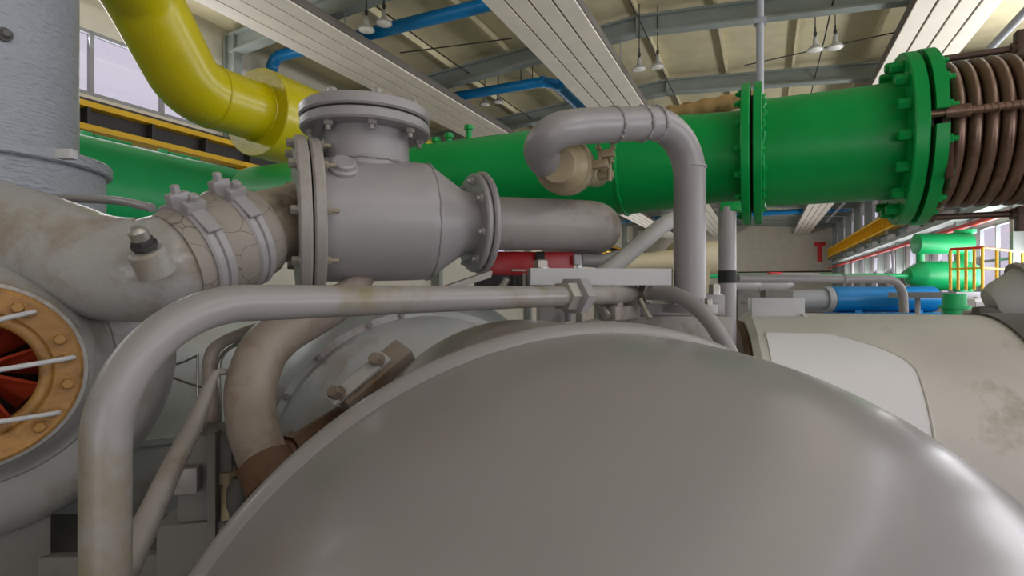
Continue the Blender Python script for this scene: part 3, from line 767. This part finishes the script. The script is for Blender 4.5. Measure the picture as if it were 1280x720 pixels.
pts = spline([P(-260, 330, 1.3), P(-130, 284, 1.32), P(-50, 281, 1.34), P(10, 293, 1.36), P(70, 313, 1.36), P(125, 333, 1.36), P(182, 337, 1.37), P(214, 328, 1.39), P(240, 318, 1.42)], 8)
bm = NB(); tube(bm, pts, lerp_list([.128, .128, .127, .126, .128, .131, .13, .124, .122], len(pts)), 56); obj('outlet_tube', bm, 'volute', r, sharp=50)
q = P(183, 312, 1.22); d = V((-.05, -.55, .83)).normalized()
bm = NB(); lathe(bm, q, d, [(-.06, .04), (-.005, .04), (0, .032)], 28); bs = obj('sensor_boss', bm, 'volute', r)
bm = NB(); lathe(bm, q, d, [(0, .024), (.026, .024), (.027, .02)], 6); lathe(bm, q + d * .008, d, [(0, .027), (.008, .027)], 20); obj('sensor_collar', bm, 'dark', bs)
bm = NB(); lathe(bm, q + d * .026, d, [(0, .019), (.02, .02), (.025, .017), (.03, .012)], 16); obj('sensor_cap', bm, 'steel', bs)
bm = NB(); box(bm, V((SO.x, SO.y, (SO.z - .36) / 2)), (.3, .1, SO.z - .36), V((.72, .69, 0)), bev=.01); obj('pedestal', bm, 'plinth', r)

# thin tube from behind the column to the clamp
bm = NB(); tube(bm, spline([P(60, 247, 1.62), P(135, 250, 1.56), P(160, 253, 1.52), P(190, 260, 1.47)], 6), .012, 14)
tag(obj('impulse_tube', bm, 'grey'), 'thin grey tube above the scroll outlet ending at the clamp band', 'tube')

# ---- tall column at the left edge
c = P(-34, 200, 1.95)
r = thing('column_pipe', 'tall blue grey vertical pipe with a wide flange at upper left', 'pipe', V((c.x, c.y, 0)))
z0 = H + .43
bm = NB(); lathe(bm, V((c.x, c.y, z0)), UP, [(0, .30), (4.2, .30)], 96); obj('riser', bm, 'column', r)
bm = NB(); disc(bm, V((c.x, c.y, z0)), UP, .405, .045, .1); fl = obj('flange', bm, 'column', r)
bm = NB(); lathe(bm, V((c.x, c.y, .0)), UP, [(0, .385), (z0, .385)], 96); obj('base_barrel', bm, 'column', r)
q = P(38, 22, 1.68); q = V((c.x, c.y, q.z)) + (V((q.x - c.x, q.y - c.y, 0))).normalized() * .298; d = V((q.x - c.x, q.y - c.y, 0))
bm = NB(); lathe(bm, q - d * .03, d, [(0, .022), (.022, .022), (.024, .016), (.034, .014), (.04, .01)], 20); obj('plug', bm, 'charcoal', r)
bm = NB(); box(bm, P(83, 193, 1.66), (.05, .03, .03), bev=.005); obj('clip', bm, 'lightgrey', r)
for k in range(9):
    th = -PI * .9 + k * .2 * PI; bolt(fl, V((c.x + 1.0 * .36 * math.cos(th), c.y + .36 * math.sin(th), z0)), -UP, .014, .02, 'column')

# ---- plinth and small fittings at lower left
c = V((-1.2, 1.58, 0))
r = thing('plinth', 'dark soiled steel plinth under the blower scroll', 'machine base', c)
bm = NB(); box(bm, V((c.x, c.y, (H - .72) / 2)), (.6, .32, H - .72), bev=.01); obj('block', bm, 'dark', r)
bm = NB(); box(bm, V((c.x + .03, c.y - .17, H - .72)), (.6, .03, .06), V((1, .05, 0)), bev=.006); obj('channel', bm, 'plinth', r)

c = P(238, 620, 1.42)
r = thing('valve_block', 'soiled grey valve block standing between the front pipe and vessel rim', 'valve', V((c.x, c.y, 0)))
bm = NB(); box(bm, V((c.x, c.y + .05, (H - .60) / 2)), (.155, .17, H - .60), V((1, .2, 0)), bev=.008); obj('lower_body', bm, 'plinth', r)
bm = NB(); box(bm, V((c.x + .03, c.y + .06, H - .5)), (.13, .15, .24), V((1, .2, 0)), bev=.008); obj('upper_body', bm, 'plinth', r)
bm = NB(); box(bm, P(226, 600, 1.38), (.085, .03, .065), V((1, .2, 0)), bev=.004); obj('cover', bm, 'greydirty', r)
bm = NB(); box(bm, P(268, 640, 1.40), (.02, .05, .42), V((1, .2, 0)), bev=.003); obj('edge_plate', bm, 'plinth', r)
bm = NB(); cyl(bm, P(250, 540, 1.45), P(250, 528, 1.45), .02, 8); obj('nipple', bm, 'steel', r)

# stem pipe behind the block, with curved top
bm = NB(); tube(bm, spline([P(266, 545, 1.56), P(264, 500, 1.56), P(262, 455, 1.58), P(272, 432, 1.62), P(300, 418, 1.72), P(340, 404, 1.85)], 8), .019, 18)
tag(obj('drain_pipe', bm, 'brownpipe'), 'slim grey pipe rising from the valve block and bending towards the brown pipe', 'pipe')
bm = NB(); tube(bm, spline([P(276, 560, 1.6), P(274, 500, 1.6), P(273, 462, 1.62), P(281, 440, 1.66), P(306, 426, 1.76), P(350, 412, 1.9)], 8), .007, 10)
tag(obj('signal_tube', bm, 'steel'), 'very thin tube running alongside the slim grey pipe above the valve block', 'tube')
# diagonal flattened lever tube
r = thing('diagonal_tube', 'grey slanting tube from the lower front pipe up to a hooked tip', 'tube', P(165, 690, 1.15))
pts = spline([P(150, 725, 1.02), P(180, 660, 1.1), P(215, 585, 1.2), P(245, 525, 1.3), P(262, 482, 1.37), P(272, 466, 1.4), P(292, 466, 1.44), P(312, 468, 1.5)], 6)
bm = NB(); tube(bm, pts, lerp_list([.028, .026, .023, .02, .014, .009, .008, .008], len(pts)), 18); obj('tube', bm, 'greydirty', r)
for (x0, y0), (x1, y1), (x2, y2), d, lab in (((205, 468), (232, 478), (256, 485), 1.75, 'thin grey wire running level to the slim pipe'), ((247, 545), (247, 490), (247, 443), 1.75, 'thin upright wire behind the scroll casing'), ((205, 460), (230, 452), (247, 444), 1.75, 'thin slanting wire above the level one')):
    bm = NB(); tube(bm, [P(x0, y0, d), P(x1, y1, d), P(x2, y2, d)], .0042, 8); tag(obj('wire_rod', bm, 'steel'), lab, 'wire')
# fittings next to the block
r = thing('pipe_fitting', 'cluster fitting of dark brass and grey couplings beside the valve block', 'fitting', P(300, 620, 1.4))
bm = NB(); cyl(bm, P(276, 566, 1.48), P(312, 566, 1.46), .02, 16); obj('elbow', bm, 'dark', r)
bm = NB(); cyl(bm, P(286, 585, 1.44), P(286, 650, 1.4), .018, 16); lathe(bm, P(286, 602, 1.43), UP, [(0, .026), (.03, .026)], 6); obj('nipple', bm, 'tan', r)
bm = NB(); lathe(bm, P(300, 640, 1.4), UP, [(-.3, .025), (.0, .025), (.02, .032), (.06, .032), (.09, .018)], 20); obj('coupling', bm, 'charcoal', r)
bm = NB(); cyl(bm, P(278, 680, 1.4), P(276, 590, 1.46), .012, 12); obj('tube', bm, 'greydirty', r)
# pale drum standing behind
c = P(215, 500, 3.2)
r = thing('pale_drum', 'pale bluish white casing glimpsed behind the thin wires and scroll', 'machine casing', V((c.x, c.y, 0)))
bm = NB(); lathe(bm, V((c.x, c.y, 0)), UP, [(0, .62), (.06, .66), (H - .35, .66), (H - .28, .63), (H - .2, .5), (H - .17, .2)], 72); obj('shell', bm, 'casing', r)
bm = NB(); lathe(bm, V((c.x, c.y, H - .75)), UP, [(0, .655), (0, .675), (.03, .675), (.03, .655)], 72); obj('hoop', bm, 'casing', r)
# blue bottle-like far tank piece left
c = P(320, 415, 6.0)
r = thing('blue_drum', 'small blue drum glimpsed above the pale casing at left', 'drum', V((c.x, c.y, 0)))
bm = NB(); lathe(bm, V((c.x, c.y, 0)), UP, [(0, .5), (H - .42, .5), (H - .36, .45)], 48); obj('body', bm, 'bluetank', r)
bm = NB(); lathe(bm, V((c.x, c.y, H - .7)), UP, [(0, .49), (.02, .52), (.06, .52), (.08, .49)], 48); obj('hoop', bm, 'bluetank', r)

# ================================================================== CENTRE: bracket, red box, hoses
ca = V((.995, .1, 0)).normalized()
c = P(752, 346, 1.95)
r = thing('channel_bracket', 'pale grey folded channel bracket lying above the union nut', 'bracket', c - UP * .03)
bm = NB(); t = .004; w_, d_, h_ = .515, .09, .06
cy = V((-ca.y, ca.x, 0))
prism(bm, [(-d_ / 2, -h_ / 2), (-d_ / 2, h_ / 2), (d_ / 2, h_ / 2), (d_ / 2, -h_ / 2), (d_ / 2 - t, -h_ / 2), (d_ / 2 - t, h_ / 2 - t), (-d_ / 2 + t, h_ / 2 - t), (-d_ / 2 + t, -h_ / 2)], c - ca * w_ / 2 + cy * .04, cy, UP, ca, w_)
obj('channel', bm, 'lightgrey', r)
bolt(r, P(678, 335, 1.98) + cy * .03, UP, .024, .03, 'steel')
bm = NB(); box(bm, P(648, 338, 1.93), (.05, .05, .006), ca); box(bm, P(655, 350, 1.97), (.012, .03, .05), ca); obj('tab', bm, 'greydirty', r)
# pillar holding it
r = thing('bracket_pillar', 'small grey pillar with rounded corner under the channel bracket', 'bracket', P(690, 402, 1.9))
bm = NB(); q = P(687, 398, 1.9); box(bm, q + V((.01, .05, -.06)), (.1, .08, .34), ca, bev=.008); obj('post', bm, 'grey', r)
bm = NB(); cyl(bm, P(712, 384, 1.86), P(712, 402, 1.86), .018, 16); obj('lug', bm, 'grey', r)

r = thing('red_box', 'glossy red box tucked under the grey outlet pipe', 'box', P(655, 345, 2.15))
c = P(658, 330, 2.2)
bm = NB(); box(bm, c + V((0, .06, 0)), (.38, .12, .1), V((1, .15, 0)), bev=.006); obj('body', bm, 'red', r)
bm = NB(); box(bm, P(613, 331, 2.12), (.006, .012, .1), V((1, .15, 0))); obj('ridge', bm, 'red', r)
bm = NB(); box(bm, P(675, 320, 2.19), (.036, .02, .035), V((1, .15, 0)), bev=.004); obj('clip', bm, 'black', r)
bm = NB(); box(bm, P(721, 325, 2.22), (.03, .04, .042), V((1, .15, 0)), bev=.005); obj('connector', bm, 'lightgrey', r)
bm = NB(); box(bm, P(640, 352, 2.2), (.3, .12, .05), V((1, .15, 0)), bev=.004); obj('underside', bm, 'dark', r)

r = thing('looped_hose', 'grey hose slanting up from the channel bracket to behind the return pipe', 'hose', P(765, 335, 2.15))
bm = NB(); tube(bm, spline([P(728, 325, 2.26), P(752, 326, 2.26), P(772, 321, 2.3)], 6), .028, 20); obj('level_branch', bm, 'hose', r)
bm = NB(); tube(bm, spline([P(742, 352, 2.12), P(775, 326, 2.16), P(812, 295, 2.22), P(836, 277, 2.28), P(850, 274, 2.36), P(860, 290, 2.42), P(862, 330, 2.44)], 8), .034, 24); obj('slanting_branch', bm, 'hose', r)

# small fittings left of bracket, behind front pipe
r = thing('bolt_cluster', 'dark stub fitting with a steel stud behind the front pipe under the red box', 'fitting', P(637, 360, 1.95))
bm = NB(); cyl(bm, P(643, 362, 2.0), P(643, 344, 2.0), .018, 16); obj('stub', bm, 'dark', r)
bm = NB(); cyl(bm, P(626, 362, 1.95), P(634, 348, 1.95), .014, 10); obj('stud', bm, 'steel', r)
bm = NB(); prism(bm, [(-.14, 0), (.04, .05), (.045, .07), (.04, .072), (-.16, .012)], P(600, 366, 1.8), VX, UP, V((-.4, .9, 0)), .05); tag(obj('angle_plate', bm, 'greydirty'), 'sloping grey plate edge just above the front pipe below the valve flange', 'plate')

# ================================================================== RIGHT: WHITE VESSEL
XA = V((.962, -.275, 0)).normalized(); RX = .76
XO = P(905, 387, 3.25); XO.z = H - .145 - RX
back = V((-XA.y, XA.x, 0))
if back.y < 0: back = -back
r = thing('clad_vessel', 'horizontal off white clad cylinder behind the dome with a raised seam', 'pressure vessel', V((XO.x, XO.y, 0)))
bm = NB(); lathe(bm, XO, XA, [(.1, .5), (.1, RX - .03), (.13, RX), (2.6, RX)], 128); obj('shell', bm, 'clad', r)
# angle convention: find side
a_, b_ = basis(XA); fs = -1 if a_.y > 0 else 1      # front side sign
def XANG(deg):                                       # degrees from top towards the viewer
    return PI / 2 - fs * math.radians(deg)
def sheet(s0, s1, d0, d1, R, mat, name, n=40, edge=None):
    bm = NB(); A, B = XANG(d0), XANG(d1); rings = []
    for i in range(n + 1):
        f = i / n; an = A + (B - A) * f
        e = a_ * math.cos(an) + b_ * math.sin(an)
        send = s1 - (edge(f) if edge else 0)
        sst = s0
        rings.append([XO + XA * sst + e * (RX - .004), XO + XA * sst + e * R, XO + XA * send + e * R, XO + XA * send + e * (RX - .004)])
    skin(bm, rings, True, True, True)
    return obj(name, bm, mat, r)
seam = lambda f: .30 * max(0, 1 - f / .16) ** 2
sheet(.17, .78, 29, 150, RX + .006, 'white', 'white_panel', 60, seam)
bm = NB(); pts = []
for i in range(61):
    f = i / 60; an = XANG(29 + 121 * f); e = a_ * math.cos(an) + b_ * math.sin(an); pts.append(XO + XA * (.78 - seam(f)) + e * (RX + .006))
pre = []
for k in range(8):
    an = XANG(29); e = a_ * math.cos(an) + b_ * math.sin(an); pre.append(XO + XA * (.17 + .31 * k / 8) + e * (RX + .006))
tube(bm, pre + pts, .007, 8); obj('seam_bead', bm, 'clad', r)
sheet(1.27, 2.6, -25, 150, RX + .012, 'charcoal', 'end_section', 40, lambda f: -.05 * math.sin(9 * f))  # darker grey sheet laid over the right end of the shell
bm = NB(); lathe(bm, XO, XA, [(.06, .3), (.06, .70), (.08, .715), (.11, .70)], 80); obj('end_flange', bm, 'rustcollar', r)
for k in (.3, 1.8):
    bm = NB(); q = XO + XA * k; box(bm, V((q.x, q.y, (q.z - .45) / 2)), (.12, 1.1, q.z - .45), XA); obj('saddle', bm, 'plinth', r)

c = P(976, 384, 3.05)
r = thing('junction_box', 'plain pale grey junction box on top of the clad vessel', 'box', c - UP * .06)
bm = NB(); box(bm, c + V((0, .06, -.012)), (.275, .12, .13), V((1, -.25, 0)), bev=.006); obj('housing', bm, 'lightgrey', r)
bm = NB(); prism(bm, [(0, 0), (.03, -.02), (.03, -.028), (0, -.012)], P(1004, 392, 3.0), V((1, 0, 0)), UP, V((0, 1, 0)), .1); obj('lip', bm, 'lightgrey', r)

r = thing('guard_pipe', 'slim grey pipe running level from the tagged post and bending down', 'pipe', P(1130, 390, 3.3))
bm = NB(); tube(bm, fillet([P(922, 348, 3.12), P(1128, 349, 3.35), P(1130, 391, 3.35)], .12, 10), .025, 20); obj('tube', bm, 'grey', r)
bm = NB(); q = P(1053, 348.6, 3.26); lathe(bm, q, V((1, .1, 0)), [(0, .027), (.02, .027)], 20); obj('sleeve', bm, 'grey', r)

# grey machine at right edge
c = P(1268, 372, 3.9)
r = thing('grey_pump', 'grey rounded pump casing at the right edge above the charcoal sheet', 'pump', V((c.x, c.y, H - .25)))
bm = NB(); lathe(bm, c + V((-.12, 0, -.02)), V((1, -.35, .45)).normalized(), [(-.06, .05), (-.05, .1), (.0, .13), (.16, .17), (.2, .19), (.5, .19)], 40); obj('casing', bm, 'lightgrey', r)
bm = NB(); lathe(bm, c + V((-.12, 0, -.02)), V((1, -.35, .45)).normalized(), [(.17, .18), (.17, .21), (.2, .21), (.2, .18)], 40); obj('flange', bm, 'greydirty', r)
bm = NB(); tube(bm, spline([c + V((-.05, -.05, .12)), c + V((.0, -.05, .17)), c + V((.08, -.05, .19)), c + V((.2, -.05, .19))], 6), .012, 12); obj('hose', bm, 'dark', r)
bm = NB(); box(bm, c + V((-.2, 0, -.1)), (.14, .12, .07), V((1, -.3, 0)), V((.25, 0, 1)), .02); obj('foot', bm, 'charcoal', r)
bm = NB(); box(bm, c + V((.05, .1, -.2)), (.5, .25, .2), bev=.02); obj('base', bm, 'lightgrey', r)

# ================================================================== FAR PLANT ON THE RIGHT
c0, c1 = P(1040, 374, 13), P(1165, 374, 13)
r = thing('blue_tank', 'long horizontal bright blue tank in the distance beyond the slim bent pipe', 'tank', V((c0.x, c0.y, 0)))
d = (c1 - c0); L = d.length
bm = NB(); lathe(bm, c0, d, [(-.04, .12), (-.03, .29), (0, .305), (L, .305), (L + .1, .2), (L + .12, .05)], 48); obj('shell', bm, 'bluetank', r)
bm = NB(); lathe(bm, c0, d, [(-1.25, .22), (-.05, .24)], 32); obj('end_barrel', bm, 'winframe', r)
bm = NB(); lathe(bm, c0, d, [(-.2, .3), (-.05, .3)], 32); obj('end_flange', bm, 'winframe', r)
for k in (.2, .8):
    q = c0 + d * k; bm = NB(); box(bm, V((q.x, q.y, (q.z - .25) / 2)), (.15, .5, q.z - .25)); obj('leg', bm, 'blue', r)
bm = NB(); box(bm, (c0 + c1) / 2 - UP * .33, (L, .7, .04)); obj('base_plate', bm, 'blue', r)

r = thing('green_vessel', 'green cylindrical vessel in the distance behind the yellow railing', 'tank', P(1180, 362, 14.5))
q = P(1150, 345, 14.5); d = V((1, -.1, 0)).normalized()
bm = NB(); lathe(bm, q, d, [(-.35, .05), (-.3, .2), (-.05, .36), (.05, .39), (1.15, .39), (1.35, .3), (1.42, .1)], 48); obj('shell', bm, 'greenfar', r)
bm = NB(); cyl(bm, V((q.x + 1.0, q.y - .1, 0)), q + V((1.0, -.1, 0)), .14, 24); obj('leg', bm, 'greenfar', r)
bm = NB(); cyl(bm, V((q.x + .2, q.y, 0)), q + V((.2, 0, 0)), .14, 24); obj('leg', bm, 'greenfar', r)
r = thing('green_exchanger', 'green level cylinder on a green post higher behind the railing', 'tank', P(1175, 318, 15.5))
q = P(1145, 305, 15.5)
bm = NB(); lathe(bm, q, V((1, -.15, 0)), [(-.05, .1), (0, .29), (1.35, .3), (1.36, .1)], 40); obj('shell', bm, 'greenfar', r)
q2 = P(1206, 292, 15.4); bm = NB(); lathe(bm, V((q2.x, q2.y, 0)), UP, [(0, .2), (q2.z - .0, .2), (q2.z + .01, .26), (q2.z + .1, .26)], 28); obj('post', bm, 'greenfar', r)
q3 = P(1150, 300, 15.6); bm = NB(); cyl(bm, V((q3.x, q3.y, 0)), V((q3.x, q3.y, q3.z)), .1, 20); obj('leg', bm, 'greenfar', r)
r = thing('green_header', 'thin green pipe running level to the distant green vessel', 'pipe', P(925, 341, 14.5))
bm = NB(); cyl(bm, P(700, 345, 14.5), P(1140, 345, 14.5), .07, 16); obj('tube', bm, 'greenfar', r)
bm = NB(); lathe(bm, P(1000, 345, 14.5), V((1, 0, 0)), [(-.5, .075), (.5, .075)], 16); obj('pale_band', bm, 'lightgrey', r)
q = P(1193, 380, 9.0)
r = thing('green_pedestal', 'short green pedestal pipe with a flange beneath the distant platform', 'pipe', V((q.x, q.y, 0)))
bm = NB(); cyl(bm, V((q.x, q.y, .0)), V((q.x, q.y, H - .09)), .165, 28); obj('barrel', bm, 'greenfar', r)
bm = NB(); cyl(bm, V((q.x, q.y, H - .34)), V((q.x, q.y, H - .29)), .22, 28); obj('flange', bm, 'greenfar', r)
# platform and railing
pa, pb = P(1150, 368, 11.8), P(1242, 368, 10.6)
r = thing('platform', 'narrow grey steel platform beneath the yellow railing', 'platform', V(((pa.x + pb.x) / 2, (pa.y + pb.y) / 2, 0)))
d = (pb - pa); bm = NB(); box(bm, (pa + pb) / 2 + V((0, .5, -.02)), (d.length, 1.1, .13), d, bev=.004); obj('deck', bm, 'winframe', r)
for k in (.12, .55, .95):
    q = pa + d * k + V((0, .3, 0)); bm = NB(); cyl(bm, V((q.x, q.y, 0)), V((q.x, q.y, q.z - .05)), .05, 12); obj('leg', bm, 'lightgrey', r)
r = thing('safety_railing', 'yellow safety railing with an orange top rail on the platform', 'railing', (pa + pb) / 2)
a = P(1188, 363, 11.4); b = P(1228, 363, 10.9); c_ = P(1278, 363, 12.2)
for p0, p1, n in ((a, b, 4), (b, c_, 3)):
    for k in range(n + (1 if p0 is a else 0)):
        q = p0 + (p1 - p0) * ((k if p0 is a else k + 1) / n); bm = NB(); cyl(bm, q, q + UP * .86, .028, 10); obj('post', bm, 'craneyellow', r)
    bm = NB(); cyl(bm, p0 + UP * .86, p1 + UP * .86, .03, 10); obj('top_rail', bm, 'orange' if p0 is b else 'redpipe', r)
    bm = NB(); cyl(bm, p0 + UP * .45, p1 + UP * .45, .02, 10); obj('mid_rail', bm, 'craneyellow', r)
c = P(1246, 386, 9.8)
r = thing('white_cabinet', 'low white cabinet beneath the far windows beside the green pedestal', 'cabinet', V((c.x, c.y, 0)))
bm = NB(); box(bm, V((c.x, c.y + .3, (H - .2) / 2)), (.7, .5, H - .2), bev=.02); obj('body', bm, 'white', r)
bm = NB(); box(bm, V((c.x, c.y + .04, H - .3)), (.7, .02, .1), bev=.01); obj('front_strip', bm, 'lightgrey', r)

# wall services on the right wall
bm = NB(); tube(bm, [S(5.3, 12, 1.8), S(5.3, 57, 1.8)], .07, 14); tag(obj('fire_main', bm, 'redpipe'), 'long red pipe along the far wall under the yellow runway', 'pipe')
r = thing('cable_tray', 'grey ladder cable tray along the far wall above the red pipe', 'cable tray', S(5.5, 14, 2.1))
bm = NB(); box(bm, S(5.35, 36, 2.2), (.04, 42, .14), N); obj('side_rail', bm, 'beam', r)
bm = NB(); box(bm, S(5.75, 36, 2.2), (.04, 42, .14), N); obj('side_rail', bm, 'beam', r)
bm = NB(); box(bm, S(5.55, 36, 2.15), (.4, 42, .03), N); obj('tray_floor', bm, 'beam', r)
for t in (22, 31, 40):
    bm = NB(); cyl(bm, S(5.8, t, -2.2), S(5.8, t + 1.6, 2.0), .07, 10); tag(obj('wall_brace', bm, 'winframe'), 'slanting grey steel brace on the far wall between windows', 'brace', 'slanting braces on the far wall')
bm = NB(); box(bm, S(4.75, 58.6, 3.2), (.4, .3, 1.5), N, bev=.03); box(bm, S(4.75, 58.6, 4.1), (.9, .3, .4), N, bev=.03); tag(obj('crane_buffer', bm, 'redpipe'), 'small red buffer at the far end of the yellow runway', 'buffer')

# beige pump and clutter in the middle distance
c0, c1 = P(770, 330, 5.6), P(893, 322, 6.2); d = c1 - c0; L = d.length
r = thing('beige_blower', 'beige cylindrical machine seen behind the slanting hose and return pipe', 'blower', V((c0.x, c0.y, 0)))
bm = NB(); lathe(bm, c0, d, [(0, .02), (.02, .09), (.5, .1), (.8, .12), (.82, .2), (L, .19), (L + .03, .12)], 40); obj('barrel', bm, 'beige', r)
bm = NB(); q = c0 + d * .7; box(bm, V((q.x, q.y, (q.z - .1) / 2)), (.4, .3, q.z - .1)); obj('stand', bm, 'beige', r)
for px, py, dd, w, lab in ((932, 356, 8.0, .2, 'small grey motor left of the far blue tank'), (968, 355, 9.0, .28, 'white domed motor seen past the tagged post')):
    q = P(px, py, dd)
    r = thing('far_motor', lab, 'motor', V((q.x, q.y, 0)))
    bm = NB(); lathe(bm, q, V((1, -.2, 0)), [(-w, .05), (-w * .95, w * .5), (-w * .5, w * .55), (w * .6, w * .55), (w * .65, w * .3), (w, .05)], 28); obj('body', bm, 'lightgrey', r)
    bm = NB(); box(bm, q + UP * w * .55, (w * .7, w * .4, w * .3), bev=.01); obj('terminal_box', bm, 'redpipe' if px > 950 else 'craneyellow', r)
    bm = NB(); box(bm, V((q.x, q.y, (q.z - w * .4) / 2)), (w * 1.6, w * 1.2, q.z - w * .4)); obj('stand', bm, 'plinth', r)

# ================================================================== LIGHT, CAMERA
w = bpy.data.worlds.new('sky'); SC.world = w; w.use_nodes = True
bg = w.node_tree.nodes['Background']; bg.inputs['Color'].default_value = (.77, .70, .83, 1); bg.inputs['Strength'].default_value = 1.0
LP_ = (320, 1000, 640, 1150, 1100, 90)
def area(name, c, w, h, d, tilt, power, col=(.97, .97, 1)):
    ld = bpy.data.lights.new(name, 'AREA'); ld.shape = 'RECTANGLE'; ld.size = w; ld.size_y = h; ld.energy = power; ld.color = col
    o = bpy.data.objects.new(name, ld); COL.objects.link(o); o.location = c
    d = (d.normalized() * math.cos(tilt) + UP * math.sin(tilt)); zx = -d; xx = UP.cross(zx).normalized(); yy = zx.cross(xx)
    o.rotation_euler = Matrix((xx, yy, zx)).transposed().to_euler()
area('daylight_left', S(SL + .1, 1.3, 4.2), 14.6, 1.1, N, .3, LP_[0])
area('daylight_right_high', S(SR - .1, 5, 4.5), 22, .9, -N, .75, LP_[1])
area('daylight_right', S(SR - .1, 9, .8), 26, 2.0, -N, .5, LP_[2])
area('daylight_right_far', S(SR - .1, 31, .8), 38, 2.0, -N, .6, LP_[3])
area('fill_left_far', S(SL + .1, 41, .9), 30, 2.0, N, .45, LP_[4])  # added fill brightening the far roof and end wall, mostly beyond the windows
area('rear_fill_light', S(3.1, T0 + .1, -.8), 3.6, 2.8, U, .2, LP_[5])  # added fill light at the made-up rear opening, brightens the dome
cd_ = bpy.data.cameras.new('camera'); cam = bpy.data.objects.new('camera', cd_); COL.objects.link(cam)
cam.location = (0, 0, H); cam.rotation_euler = (PI / 2, 0, 0); cd_.sensor_width = 36; cd_.lens = F / 1280 * 36; cd_.clip_start = .02; cd_.clip_end = 300
SC.camera = cam
vs = SC.view_settings; vs.view_transform = 'Standard'; vs.look = 'None'; vs.gamma = 1; vs.use_curve_mapping = False; vs.exposure = -0.08
SC.cycles.use_denoising = True
